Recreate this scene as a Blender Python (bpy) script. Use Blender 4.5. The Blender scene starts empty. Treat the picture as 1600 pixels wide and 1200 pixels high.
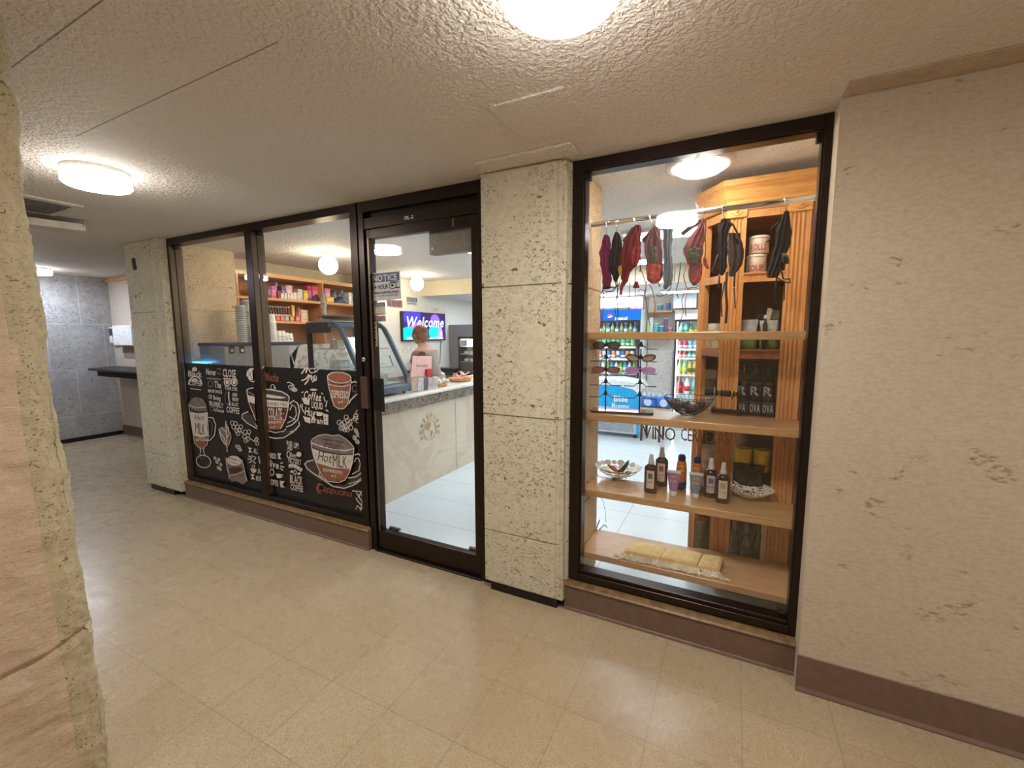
import bpy, math, random
from mathutils import Vector, Matrix, noise
random.seed(7)
PI = math.pi
col = bpy.context.scene.collection
# ------------------------------------------------------------------ camera
F = Vector((-0.44763386, 0.88690417, -0.11412672)); R = Vector((0.89295897, 0.45011598, -0.00445934)); U = Vector((-0.04741526, 0.10390663, 0.99345619))
EYE = Vector((1.12130124, -2.04513023, 1.43826074)); FPX = 679.446
cd = bpy.data.cameras.new('camera'); cam = bpy.data.objects.new('camera', cd); col.objects.link(cam)
cd.sensor_width = 36.0; cd.lens = FPX * 36 / 1600; cd.clip_start = .02
cam.matrix_world = Matrix(((R.x, U.x, -F.x, EYE.x), (R.y, U.y, -F.y, EYE.y), (R.z, U.z, -F.z, EYE.z), (0, 0, 0, 1)))
sc = bpy.context.scene; sc.camera = cam
w = bpy.data.worlds.new('world'); sc.world = w; w.use_nodes = True
w.node_tree.nodes['Background'].inputs[0].default_value = (1, .96, .9, 1); w.node_tree.nodes['Background'].inputs[1].default_value = .05
sc.view_settings.view_transform = 'Standard'; sc.view_settings.look = 'None'; sc.view_settings.exposure = 2.03; sc.view_settings.gamma = 1
LAMP = dict(corridor=30.0, lobby=30.0, shop=21.0, globe=10.0, panel=6.8, dome=11.5)   # emission of the lamp diffusers; the panel lamps are added ones

def at(u, v, **k):
    d = F + R * ((u - 800) / FPX) - U * ((v - 600) / FPX); (a, val), = k.items(); i = 'xyz'.index(a)
    return EYE + d * ((val - EYE[i]) / d[i])

def C(r, g=None, b=None):
    if g is None: r, g, b = r
    f = lambda c: (c / 255 / 12.92) if c / 255 <= .04045 else ((c / 255 + .055) / 1.055) ** 2.4
    return (f(r), f(g), f(b), 1)

# ------------------------------------------------------------------ materials
def node_mat(name):
    m = bpy.data.materials.new(name); m.use_nodes = True; nt = m.node_tree
    return m, nt, nt.nodes['Principled BSDF']
class NT:
    def __init__(s, nt): s.nt = nt
    def n(s, typ, ins=None, **kw):
        x = s.nt.nodes.new(typ)
        for k, v in kw.items(): setattr(x, k, v)
        for k, v in (ins or {}).items():
            i = x.inputs[k]
            if hasattr(v, 'is_output') or isinstance(v, bpy.types.NodeSocket): s.nt.links.new(v, i)
            else: i.default_value = v
        return x
    def math(s, op, a, b=0.0, c=0.0):
        x = s.nt.nodes.new('ShaderNodeMath'); x.operation = op
        for i, v in enumerate((a, b, c)):
            if isinstance(v, bpy.types.NodeSocket): s.nt.links.new(v, x.inputs[i])
            else: x.inputs[i].default_value = v
        return x.outputs[0]
    def ramp(s, f, stops):
        x = s.nt.nodes.new('ShaderNodeValToRGB'); s.nt.links.new(f, x.inputs[0]); e = x.color_ramp.elements
        while len(e) < len(stops): e.new(.5)
        for i, (p, c) in enumerate(stops): e[i].position = p; e[i].color = c if len(c) == 4 else (*c, 1)
        return x.outputs[0]
    def mix(s, f, a, b, blend='MIX'):
        x = s.nt.nodes.new('ShaderNodeMix'); x.data_type = 'RGBA'; x.blend_type = blend
        for i, v in ((0, f), (6, a), (7, b)):
            if isinstance(v, bpy.types.NodeSocket): s.nt.links.new(v, x.inputs[i])
            else: x.inputs[i].default_value = v
        return x.outputs[2]
    def noise(s, vec, scale, detail=3, rough=.5, dist=0.0):
        return s.n('ShaderNodeTexNoise', {'Vector': vec, 'Scale': scale, 'Detail': detail, 'Roughness': rough, 'Distortion': dist}).outputs[0]
    def pos(s): return s.n('ShaderNodeNewGeometry').outputs['Position']
    def bump(s, h, strength, dist, b):
        x = s.n('ShaderNodeBump', {'Height': h, 'Strength': strength, 'Distance': dist}); s.nt.links.new(x.outputs[0], b.inputs['Normal']); return x
    def mapv(s, vec, sc_): return s.n('ShaderNodeVectorMath', {0: vec, 1: sc_}, operation='MULTIPLY').outputs[0]

_M = {}
def mat(c, rough=.5, metal=0.0, var=.06, alpha=1.0, coat=0.0, key='', emit=0.0, trans=0.0, spec=.5):
    k = (tuple(c), rough, metal, var, alpha, coat, emit, trans, spec)
    if k in _M: return _M[k]
    m, nt, b = node_mat((key or 'paint') + '_%d_%d_%d' % tuple(c[:3])); t = NT(nt); cc = C(*c[:3])
    n_ = t.noise(t.n('ShaderNodeTexCoord').outputs['Object'], 30, 2)
    dk = tuple(x * (1 - var * 2) for x in cc[:3]) + (1,); lt = tuple(min(1, x * (1 + var * 2)) for x in cc[:3]) + (1,)
    nt.links.new(t.ramp(n_, [(.3, dk), (.7, lt)]), b.inputs['Base Color'])
    b.inputs['Roughness'].default_value = rough; b.inputs['Metallic'].default_value = metal; b.inputs['Alpha'].default_value = alpha
    b.inputs['Coat Weight'].default_value = coat; b.inputs['Transmission Weight'].default_value = trans; b.inputs['Specular IOR Level'].default_value = spec
    if emit: b.inputs['Emission Color'].default_value = cc; b.inputs['Emission Strength'].default_value = emit
    _M[k] = m; return m
def emis(name, c, s):
    m = bpy.data.materials.new(name); m.use_nodes = True; nt = m.node_tree; nt.nodes.clear(); t = NT(nt)
    e = t.n('ShaderNodeEmission', {'Color': c if len(c) == 4 else (*c, 1), 'Strength': s}); o = t.n('ShaderNodeOutputMaterial'); nt.links.new(e.outputs[0], o.inputs[0]); return m
def glass(name, tint=(1, 1, 1, 1), base=.04, k=1.0):
    m = bpy.data.materials.new(name); m.use_nodes = True; nt = m.node_tree; nt.nodes.clear(); t = NT(nt)
    lw = t.n('ShaderNodeLayerWeight', {'Blend': .5}); f5 = t.math('POWER', lw.outputs['Facing'], 5.0)
    fr = t.math('MULTIPLY_ADD', f5, (1 - base) * k, base)
    tr = t.n('ShaderNodeBsdfTransparent', {'Color': tint}); gl = t.n('ShaderNodeBsdfGlossy', {'Color': (1, 1, 1, 1), 'Roughness': 0.0})
    mx = t.n('ShaderNodeMixShader', {0: fr, 1: tr.outputs[0], 2: gl.outputs[0]}); o = t.n('ShaderNodeOutputMaterial'); nt.links.new(mx.outputs[0], o.inputs[0]); return m

def line_mask(t, c, off, T, wd):      # 1 on the joints of a grid of pitch T
    f = t.math('FRACT', t.math('DIVIDE', t.math('SUBTRACT', c, off), T))
    d = t.math('ABSOLUTE', t.math('SUBTRACT', f, .5))
    return t.math('GREATER_THAN', d, .5 - wd / T)
def near_mask(t, c, v, wd): return t.math('LESS_THAN', t.math('ABSOLUTE', t.math('SUBTRACT', c, v)), wd)

def mk_floor():
    m, nt, b = node_mat('vinyl_tile'); t = NT(nt); p = t.pos(); s = t.n('ShaderNodeSeparateXYZ', {0: p}); T = .3048
    X, Y = s.outputs[0], s.outputs[1]
    ix = t.math('FLOOR', t.math('DIVIDE', X, T)); iy = t.math('FLOOR', t.math('DIVIDE', t.math('ADD', Y, .9), T))
    cell = t.n('ShaderNodeCombineXYZ', {0: ix, 1: iy}).outputs[0]
    wn = t.n('ShaderNodeTexWhiteNoise', {'Vector': cell}).outputs[0]
    big = t.noise(p, .8, 3); st = t.noise(t.mapv(p, (1.0, .45, 1)), 60, 4, .6, .6); sp = t.noise(p, 160, 2)
    base = t.mix(t.math('MULTIPLY_ADD', st, .9, -.0), C(164, 145, 116), C(196, 180, 150))
    base = t.mix(t.math('MULTIPLY', t.math('GREATER_THAN', sp, .60), .55), base, C(132, 108, 82))
    base = t.mix(t.math('MULTIPLY', t.math('LESS_THAN', sp, .38), .35), base, C(218, 206, 182))
    base = t.mix(t.math('MULTIPLY', wn, .16), base, C(140, 118, 90))
    base = t.mix(t.ramp(big, [(.45, (0, 0, 0)), (.75, (.35, .35, .35))]), base, C(150, 126, 94))
    g = t.math('MAXIMUM', line_mask(t, X, 0, T, .0012), line_mask(t, Y, -.9, T, .0012))
    base = t.mix(t.math('MULTIPLY', g, .55), base, C(92, 74, 56))
    nt.links.new(base, b.inputs['Base Color'])
    nt.links.new(t.math('MULTIPLY_ADD', t.noise(p, 9, 4), .22, .17), b.inputs['Roughness']); b.inputs['Specular IOR Level'].default_value = .5
    t.bump(t.math('ADD', t.noise(t.mapv(p, (1, .35, 1)), 24, 3), t.math('MULTIPLY', g, -.6)), .12, .004, b); return m
def mk_shopfloor():
    m, nt, b = node_mat('white_tile'); t = NT(nt); p = t.pos(); s = t.n('ShaderNodeSeparateXYZ', {0: p}); X, Y = s.outputs[0], s.outputs[1]
    g = t.math('MAXIMUM', line_mask(t, X, .44, 1.92, .002), line_mask(t, Y, .545, .42, .002))
    c = t.mix(t.noise(p, 4, 3), C(212, 224, 232), C(224, 234, 240)); c = t.mix(g, c, C(150, 150, 150)); nt.links.new(c, b.inputs['Base Color'])
    b.inputs['Roughness'].default_value = .22; return m
def mk_ceiling(name, c0, c1, seams=False, sc_=62):
    m, nt, b = node_mat(name); t = NT(nt); p = t.pos(); s = t.n('ShaderNodeSeparateXYZ', {0: p}); X, Y = s.outputs[0], s.outputs[1]
    c = t.mix(t.noise(p, 3, 4), C(*c0), C(*c1)); h = t.ramp(t.noise(p, sc_, 2, .5, .4), [(.38, (0, 0, 0)), (.62, (1, 1, 1))])
    if seams:
        left = t.math('LESS_THAN', X, -.05); l2 = t.math('LESS_THAN', X, -.28)
        g = t.math('MAXIMUM', t.math('MULTIPLY', near_mask(t, Y, -1.165, .0022), left), t.math('MULTIPLY', near_mask(t, Y, -1.458, .0022), l2))
        g = t.math('MULTIPLY', g, t.math('GREATER_THAN', X, -1.32))
        wob = t.math('MULTIPLY_ADD', t.noise(p, 7, 3), .012, -.006)
        soft = t.math('MULTIPLY', near_mask(t, t.math('ADD', X, wob), .322, .0045), t.math('MULTIPLY', t.math('LESS_THAN', Y, -.6), t.math('GREATER_THAN', Y, -.93)))
        soft = t.math('MAXIMUM', soft, t.math('MULTIPLY', near_mask(t, t.math('ADD', Y, wob), -.42, .003), t.math('LESS_THAN', X, -.2)))
        c = t.mix(t.math('MULTIPLY', g, .7), c, C(80, 62, 44)); h = t.math('SUBTRACT', h, t.math('MULTIPLY', soft, 1.5))
    nt.links.new(c, b.inputs['Base Color']); b.inputs['Roughness'].default_value = .75
    t.bump(h, .85, .005, b); return m
def mk_wallpaper():
    m, nt, b = node_mat('textured_wallcovering'); t = NT(nt); p = t.pos()
    c = t.mix(t.noise(p, 1.6, 4), C(190, 174, 152), C(204, 190, 168))
    fine = t.noise(t.mapv(p, (1, 1, 1.6)), 55, 4, .65); c = t.mix(t.ramp(fine, [(.35, (.35, .35, .35)), (.6, (0, 0, 0))]), c, C(160, 138, 110))
    pn = t.noise(t.mapv(p, (1, 1, 2.0)), 4.5, 5, .7, .3); pm = t.ramp(pn, [(.60, (0, 0, 0)), (.66, (.8, .8, .8))])
    pf = t.ramp(t.noise(t.mapv(p, (1, 1, 2.5)), 34, 3, .6), [(.47, (0, 0, 0)), (.58, (1, 1, 1))])
    c = t.mix(t.mix(1.0, pm, pf, 'MULTIPLY'), c, C(134, 110, 82))
    nt.links.new(c, b.inputs['Base Color']); b.inputs['Roughness'].default_value = .7; t.bump(fine, .28, .002, b); return m
def mk_coral(name, c0, c1, pit, amount=.5, sc_=1.0, bstr=.6, blocks=None):
    m, nt, b = node_mat(name); t = NT(nt); p = t.pos()
    c = t.mix(t.noise(p, 5 * sc_, 5), C(*c0), C(*c1)); c = t.mix(t.ramp(t.noise(p, 26 * sc_, 4), [(.4, (.3, .3, .3)), (.6, (0, 0, 0))]), c, C(*[int(x * .86) for x in c0]))
    area = t.ramp(t.noise(p, 3.2 * sc_, 3), [(.36, (0, 0, 0)), (.62, (1, 1, 1))])
    q = t.noise(t.mapv(p, (1, 1, 1.7)), 62 * sc_, 3, .55, .9); pits = t.ramp(q, [(.60 - .04 * amount, (0, 0, 0)), (.66 - .04 * amount, (1, 1, 1))])
    q2 = t.noise(t.mapv(p, (1, 1, 1.5)), 24 * sc_, 3, .6, .8); pits2 = t.ramp(q2, [(.655, (0, 0, 0)), (.69, (1, 1, 1))])
    pm = t.mix(1.0, t.mix(1.0, pits, area, 'MULTIPLY'), pits2, 'LIGHTEN'); c = t.mix(pm, c, C(*pit)); h = t.math('SUBTRACT', t.math('MULTIPLY', t.noise(p, 90 * sc_, 3), .15), pm)
    if blocks:
        s = t.n('ShaderNodeSeparateXYZ', {0: p}); ax = s.outputs[blocks['axis']]; Z = s.outputs[2]; g = None
        rows = blocks['rows']
        for i, (z0, cuts) in enumerate(rows):
            z1 = rows[i + 1][0] if i + 1 < len(rows) else 9
            l = near_mask(t, Z, z0, .004)
            for cx in cuts:
                l = t.math('MAXIMUM', l, t.math('MULTIPLY', near_mask(t, ax, cx, .005), t.math('MULTIPLY', t.math('GREATER_THAN', Z, z0), t.math('LESS_THAN', Z, z1))))
            g = l if g is None else t.math('MAXIMUM', g, l)
        c = t.mix(t.math('MULTIPLY', g, blocks.get('k', .5)), c, C(*blocks.get('c', (120, 108, 92)))); h = t.math('SUBTRACT', h, g)
    nt.links.new(c, b.inputs['Base Color']); b.inputs['Roughness'].default_value = .82; t.bump(h, bstr, .006, b); return m
def mk_rock(name, c0, c1, c2):
    m, nt, b = node_mat(name); t = NT(nt); p = t.pos()
    v = t.mapv(p, (1, 1, 2.4)); n1 = t.noise(v, 4, 5, .6, .6); n2 = t.noise(v, 22, 5, .65, .8); n3 = t.noise(v, 120, 3, .6)
    c = t.mix(n1, C(*c0), C(*c1)); c = t.mix(t.ramp(n2, [(.52, (0, 0, 0)), (.72, (.6, .6, .6))]), c, C(*c2)); c = t.mix(t.ramp(n3, [(.3, (.5, .5, .5)), (.42, (0, 0, 0))]), c, C(120, 90, 62))
    nt.links.new(c, b.inputs['Base Color']); b.inputs['Roughness'].default_value = .8; t.bump(t.math('ADD', t.math('MULTIPLY', n2, 1.3), t.math('MULTIPLY', n3, .25)), .55, .008, b); return m
def mk_wood(name, c0, c1, axis=0, gloss=.38, sc_=1.0, coat=.15):
    m, nt, b = node_mat(name); t = NT(nt); p = t.pos()
    k = [9.0, 9.0, 9.0]; k[axis] = 1.0
    v = t.mapv(p, tuple(k)); n1 = t.noise(v, 3 * sc_, 4, .6, 1.2); n2 = t.noise(t.mapv(v, (3, 3, 3)), 6 * sc_, 3, .6)
    c = t.mix(t.ramp(n1, [(.3, (0, 0, 0)), (.7, (1, 1, 1))]), C(*c0), C(*c1)); c = t.mix(t.ramp(n2, [(.5, (0, 0, 0)), (.75, (.5, .5, .5))]), c, C(*[int(x * .72) for x in c0]))
    nt.links.new(c, b.inputs['Base Color']); b.inputs['Roughness'].default_value = gloss; b.inputs['Coat Weight'].default_value = coat; t.bump(n1, .05, .002, b); return m
def mk_marble(name, c0, c1, c2, sc_=3):
    m, nt, b = node_mat(name); t = NT(nt); p = t.pos(); n1 = t.noise(p, sc_, 6, .62, 1.4)
    c = t.ramp(n1, [(.3, C(*c0)), (.48, C(*c1)), (.56, C(*c2)), (.7, C(*c1))]); nt.links.new(c, b.inputs['Base Color']); b.inputs['Roughness'].default_value = .25; return m
def mk_screen():
    m = bpy.data.materials.new('welcome_screen'); m.use_nodes = True; nt = m.node_tree; nt.nodes.clear(); t = NT(nt); p = t.pos(); s = t.n('ShaderNodeSeparateXYZ', {0: p})
    Y, Z = s.outputs[1], s.outputs[2]
    def blob(y, z, ry, rz):
        a = t.math('DIVIDE', t.math('SUBTRACT', Y, y), ry); c_ = t.math('DIVIDE', t.math('SUBTRACT', Z, z), rz)
        d = t.math('ADD', t.math('MULTIPLY', a, a), t.math('MULTIPLY', c_, c_)); return t.math('LESS_THAN', d, 1.0)
    c = t.mix(t.noise(p, 2.5, 2), C(52, 44, 110), C(70, 50, 90))
    c = t.mix(blob(3.2, 1.70, .2, .13), c, C(76, 70, 255)); c = t.mix(blob(3.28, 1.5, .16, .12), c, C(190, 110, 255))
    c = t.mix(blob(3.1, 1.44, .2, .11), c, C(0, 210, 255)); c = t.mix(blob(3.76, 1.47, .17, .13), c, C(30, 214, 255)); c = t.mix(blob(3.76, 1.66, .12, .1), c, C(150, 110, 255))
    c = t.mix(blob(3.9, 1.44, .06, .12), c, C(200, 150, 255))
    e = t.n('ShaderNodeEmission', {'Color': c, 'Strength': .42}); o = t.n('ShaderNodeOutputMaterial'); nt.links.new(e.outputs[0], o.inputs[0]); return m

M_floor = mk_floor(); M_sfloor = mk_shopfloor()
M_ceil = mk_ceiling('knockdown_ceiling', (218, 208, 196), (226, 217, 206), True)
M_sceil = mk_ceiling('shop_ceiling', (226, 222, 216), (234, 232, 228), False, 50)
M_wallp = mk_wallpaper()
M_coral = mk_coral('coral_stone', (206, 198, 172), (220, 213, 190), (116, 96, 66), .6)
M_coralin = mk_coral('coral_stone_warm_lit', (220, 196, 162), (230, 208, 176), (136, 106, 74), .3)  # inner copy of the stone, warm shop light put into its colour
M_lobby = mk_coral('grey_stone_blocks', (150, 146, 142), (196, 192, 188), (104, 98, 94), .5, .8, .5,
    dict(axis=1, rows=[(-1, []), (.352, [.56, -.4]), (.985, [.31, -.6, .90]), (1.6, [.665, -.3]), (2.4, [])], k=.55, c=(212, 208, 204)))
M_pink = mk_rock('rough_pink_stone', (196, 172, 146), (208, 186, 162), (226, 208, 186)); M_edge = mk_coral('sawn_stone_edge', (184, 170, 138), (196, 184, 152), (134, 106, 70), .0, 2.2, .7)
M_bronze = mat((52, 42, 36), .32, .75, .04, key='dark_bronze'); M_bronze2 = mat((104, 86, 70), .35, .6, .04, key='lit_brown_bronze'); M_black = mat((14, 13, 14), .35, 0, .05, key='black'); M_blackm = mat((20, 19, 20), .8, 0, .05, key='matte_black')  # M_bronze2: lighter brown bronze, light caught by side faces put into its colour
M_vinyl = mat((112, 90, 76), .42, 0, .05, key='vinyl_base'); M_sill = mat((126, 98, 66), .38, 0, .16, key='worn_sill')
M_glass = glass('clear_glass'); M_glass2 = glass('display_glass', (.97, .99, 1, 1), .05)
M_film = mat((22, 20, 20), .38, 0, .05, key='printed_film'); M_white = mat((236, 234, 230), .5, key='white'); M_ink = mat((206, 196, 186), .6, 0, .03, key='chalk_print')
M_grey1 = mat((120, 108, 104), .6, 0, .12, key='foam_print'); M_brown = mat((138, 88, 64), .6, 0, .08, key='coffee_print'); M_choc = mat((82, 42, 34), .6, 0, .08, key='cocoa_print'); M_dk = mat((62, 56, 54), .6, 0, .1, key='shade_print'); M_rust = mat((150, 84, 62), .6, 0, .05, key='rust_print')
M_shelf = mk_wood('oak_shelf', (176, 134, 86), (200, 160, 108), 0, .3); M_honey = mk_wood('honey_oak', (200, 138, 78), (222, 164, 102), 2, .4); M_honeyx = mk_wood('lit_honey_oak', (214, 150, 80), (238, 182, 108), 0, .4)  # M_honeyx: brighter oak copy, warm light at the cabinet top painted in
M_cab = mk_wood('shaded_brown_oak', (150, 92, 58), (176, 112, 72), 2, .45); M_pine = mk_wood('pine_shelving', (212, 156, 96), (232, 180, 120), 1, .5); M_pinez = mk_wood('pine_panel', (190, 132, 78), (214, 158, 102), 1, .55)
M_marble = mk_marble('beige_marble', (208, 190, 166), (216, 202, 182), (204, 186, 162), 1.3); M_granite = mk_marble('brown_granite', (44, 36, 32), (150, 136, 122), (70, 56, 48), 13); M_top = mat((238, 232, 222), .25, 0, .03, key='pale_countertop')
M_chrome = mat((210, 208, 206), .16, 1.0, .02, key='chrome'); M_steel = mat((176, 172, 170), .34, .8, .05, key='brushed_steel'); M_slate = mat((92, 106, 122), .4, .2, .04, key='slate_metal')
M_swall = mat((232, 230, 222), .6, 0, .02, key='white_wall'); M_cream = mat((214, 204, 178), .6, 0, .04, key='cream_wall'); M_screen = mk_screen()

# ------------------------------------------------------------------ mesh building
def wloc(o):
    v = Vector((0, 0, 0))
    while o: v += o.location; o = o.parent
    return v
class MB:
    def __init__(s): s.v = []; s.f = []; s.m = []; s.sm = []
    def add(s, vs, fs, m=0, smooth=False):
        b = len(s.v); s.v += [Vector(x) for x in vs]; s.f += [[b + i for i in f] for f in fs]; s.m += [m] * len(fs); s.sm += [smooth] * len(fs); return s
    def box(s, x0, y0, z0, x1, y1, z1, m=0):
        x0, x1 = sorted((x0, x1)); y0, y1 = sorted((y0, y1)); z0, z1 = sorted((z0, z1))
        return s.add([(x0, y0, z0), (x1, y0, z0), (x1, y1, z0), (x0, y1, z0), (x0, y0, z1), (x1, y0, z1), (x1, y1, z1), (x0, y1, z1)],
                     [(0, 3, 2, 1), (4, 5, 6, 7), (0, 1, 5, 4), (1, 2, 6, 5), (2, 3, 7, 6), (3, 0, 4, 7)], m)
    def prism(s, pts, off, m=0):
        n = len(pts); P = [Vector(p) for p in pts]; o = Vector(off)
        nrm = Vector((0, 0, 0))
        for i in range(n): nrm += P[i].cross(P[(i + 1) % n])
        if nrm.dot(o) > 0: P.reverse()
        return s.add(P + [p + o for p in P], [list(range(n)), list(range(2 * n - 1, n - 1, -1))] + [(i, i + n, (i + 1) % n + n, (i + 1) % n) for i in range(n)], m)
    def poly(s, pts, m=0): return s.add(pts, [list(range(len(pts)))], m)
    def tube(s, pts, r, n=6, m=0, closed=False, flat=None):
        P = [Vector(p) for p in pts]; N = len(P); rr = r if isinstance(r, (list, tuple)) else [r] * N; vs = []; prev = None
        for i in range(N):
            a = P[(i - 1) % N] if (closed or i > 0) else P[i]; b = P[(i + 1) % N] if (closed or i < N - 1) else P[i]; d = (b - a)
            d = d.normalized() if d.length > 1e-9 else Vector((0, 0, 1))
            if prev is None: x = d.orthogonal().normalized() if flat is None else (Vector(flat) - d * d.dot(Vector(flat))).normalized()
            else:
                x = prev - d * d.dot(prev); x = x.normalized() if x.length > 1e-6 else d.orthogonal().normalized()
            prev = x; y = d.cross(x)
            for k in range(n): t = 2 * PI * k / n; vs.append(P[i] + (x * math.cos(t) + y * math.sin(t) * (1 if flat is None else .35)) * rr[i])
        fs = []
        for i in range(N if closed else N - 1):
            for k in range(n): a = i * n + k; b = i * n + (k + 1) % n; c = ((i + 1) % N) * n + (k + 1) % n; d = ((i + 1) % N) * n + k; fs.append((a, b, c, d))
        if not closed: fs += [list(range(n))[::-1], [(N - 1) * n + k for k in range(n)]]
        return s.add(vs, fs, m, True)
    def lathe(s, c, prof, n=16, m=0, axis='z', sy=1.0, smooth=True, ms=None):
        c = Vector(c); vs = []
        for r, z in prof:
            for k in range(n):
                t = 2 * PI * k / n; a, b = r * math.cos(t), r * math.sin(t) * sy
                vs.append(c + (Vector((a, b, z)) if axis == 'z' else Vector((z, a, b)) if axis == 'x' else Vector((a, z, -b))))
        for i in range(len(prof) - 1):
            pass
        b0 = len(s.v); s.v += vs
        for i in range(len(prof) - 1):
            for k in range(n): s.f.append([b0 + i * n + k, b0 + i * n + (k + 1) % n, b0 + (i + 1) * n + (k + 1) % n, b0 + (i + 1) * n + k]); s.m.append(ms[i] if ms else m); s.sm.append(smooth)
        if prof[0][0] > 1e-5: s.f.append([b0 + k for k in range(n)][::-1]); s.m.append(ms[0] if ms else m); s.sm.append(False)
        if prof[-1][0] > 1e-5: s.f.append([b0 + (len(prof) - 1) * n + k for k in range(n)]); s.m.append(ms[-1] if ms else m); s.sm.append(False)
        return s
    def ball(s, c, r, n=12, m=0, sx=1, sy=1, sz=1):
        c = Vector(c); vs = []; k2 = n // 2 + 1
        for i in range(k2 + 1):
            a = PI * i / k2
            for k in range(n): t = 2 * PI * k / n; vs.append(c + Vector((r * sx * math.sin(a) * math.cos(t), r * sy * math.sin(a) * math.sin(t), r * sz * math.cos(a))))
        return s.add(vs, [(i * n + k, (i + 1) * n + k, (i + 1) * n + (k + 1) % n, i * n + (k + 1) % n) for i in range(k2) for k in range(n)], m, True)
    def grid(s, fn, nu, nv, m=0, smooth=True):
        vs = [fn(i / nu, j / nv) for j in range(nv + 1) for i in range(nu + 1)]
        return s.add(vs, [(j * (nu + 1) + i, j * (nu + 1) + i + 1, (j + 1) * (nu + 1) + i + 1, (j + 1) * (nu + 1) + i) for j in range(nv) for i in range(nu)], m, smooth)
    def text(s, txt, o, rt, up, h, w=None, m=0, bold=True, shear=0.0, fn=None):
        x = 0.0; parts = []
        for ch in txt:
            if ch == ' ': x += .32; continue
            vs, fs, adv = GLYPH[(ch, bold)]; parts.append((x, vs, fs)); x += adv
        tw = x or 1; rt = Vector(rt); up = Vector(up); o = Vector(o); w = w or h * tw / .72
        for x0, vs, fs in parts:
            if fn: V = [fn((x0 + a + shear * b) / tw, b / .72) for a, b in vs]
            else: V = [o + rt * ((x0 + a + shear * b) / tw * w) + up * (b / .72 * h) for a, b in vs]
            s.add(V, fs, m)
        return s
    def build(s, name, mats, parent=None, bevel=0.0, seg=1, loc=None, subd=0, solid=0.0):
        me = bpy.data.meshes.new(name)
        if parent is not None: base = wloc(parent)
        elif loc is not None: base = Vector(loc)
        elif s.v: xs, ys, zs = zip(*s.v); base = Vector(((min(xs) + max(xs)) / 2, (min(ys) + max(ys)) / 2, min(zs)))
        else: base = Vector((0, 0, 0))
        me.from_pydata([tuple(v - base) for v in s.v], [], s.f)
        if not isinstance(mats, (list, tuple)): mats = [mats]
        for x in mats: me.materials.append(x)
        me.polygons.foreach_set('material_index', s.m); me.polygons.foreach_set('use_smooth', s.sm); me.update()
        o = bpy.data.objects.new(name, me); col.objects.link(o)
        if parent is not None: o.parent = parent
        else: o.location = base
        if bevel: b = o.modifiers.new('bevel', 'BEVEL'); b.width = bevel; b.segments = seg; b.limit_method = 'ANGLE'
        if solid: q = o.modifiers.new('solidify', 'SOLIDIFY'); q.thickness = solid
        if subd: q = o.modifiers.new('subsurf', 'SUBSURF'); q.levels = q.render_levels = subd
        return o
GLYPH = {}
def make_glyphs():
    chars = 'ABCDEFGHIJKLMNOPQRSTUVWXYZabcdefghijklmnopqrstuvwxyz0123456789-!.:$/'; tmp = []
    for ch in chars:
        for bold in (False, True):
            cu = bpy.data.curves.new('g', 'FONT'); cu.body = ch; cu.size = 1.0; cu.resolution_u = 2; cu.offset = .022 if bold else 0.0
            o = bpy.data.objects.new('g', cu); col.objects.link(o); tmp.append((ch, bold, o, cu))
    bpy.context.view_layer.update(); dg = bpy.context.evaluated_depsgraph_get()
    for ch, bold, o, cu in tmp:
        me = o.evaluated_get(dg).to_mesh(); vs = [(v.co.x, v.co.y) for v in me.vertices]; fs = [list(p.vertices) for p in me.polygons]
        x0 = min(a for a, b in vs); x1 = max(a for a, b in vs); GLYPH[(ch, bold)] = ([(a - x0, b) for a, b in vs], fs, x1 - x0 + .07); o.evaluated_get(dg).to_mesh_clear()
    for ch, bold, o, cu in tmp: bpy.data.objects.remove(o); bpy.data.curves.remove(cu)
make_glyphs()

def tag(o, label=None, cat=None, group=None, kind=None):
    if label: o['label'] = label
    if cat: o['category'] = cat
    if group: o['group'] = group
    if kind: o['kind'] = kind
    return o
def thing(name, label, cat, loc=(0, 0, 0), group=None, rz=0.0):
    o = bpy.data.objects.new(name, None); o.empty_display_size = .05; col.objects.link(o); o.location = loc; o.rotation_euler = (0, 0, rz); return tag(o, label, cat, group)
def struct(o, label=None): o['kind'] = 'structure'; return tag(o, label) if label else o
def dup(root, loc, label=None, rz=0.0, group=None, scale=None):
    r = root.copy(); col.objects.link(r); r.location = loc; r.rotation_euler = (0, 0, rz)
    if scale: r.scale = scale
    if label: r['label'] = label
    if group: r['group'] = group
    for ch in list(root.children):
        c = ch.copy(); col.objects.link(c); c.parent = r
        for g in list(ch.children): d = g.copy(); col.objects.link(d); d.parent = c
    return r
# ================================================================== THE SETTING
CZ = 2.25
def sbox(name, b, m, bevel=0, label=None): return struct(MB().box(*b).build(name, m, loc=(0, 0, 0), bevel=bevel), label)
sbox('floor', (-7.1, -3.3, -.1, 4.2, .10, 0), M_floor, label='beige speckled vinyl tile corridor floor')
sbox('floor_lobby', (-7.1, .10, -.1, -3.6, 1.3, 0), M_floor, label='vinyl tile floor of the lobby corner at far left')
sbox('floor_shop', (-3.6, .10, -.1, 1.7, 6.2, 0), M_sfloor, label='glossy white tile floor inside the shop')
sbox('ceiling', (-7.1, -3.3, CZ, 4.2, .06, CZ + .1), M_ceil, label='beige textured corridor ceiling')
sbox('ceiling_lobby', (-7.1, .06, CZ, -3.6, 1.3, CZ + .1), M_ceil, label='textured ceiling over the lobby corner')
sbox('ceiling_shop', (-3.6, .06, CZ, 1.7, 3.5, CZ + .1), M_sceil, label='pale textured ceiling inside the shop')
sbox('ceiling_shop_dropped', (-3.6, 3.5, 2.04, 1.7, 6.2, 2.16), M_sceil, label='lower ceiling at the back of the shop')
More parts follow.
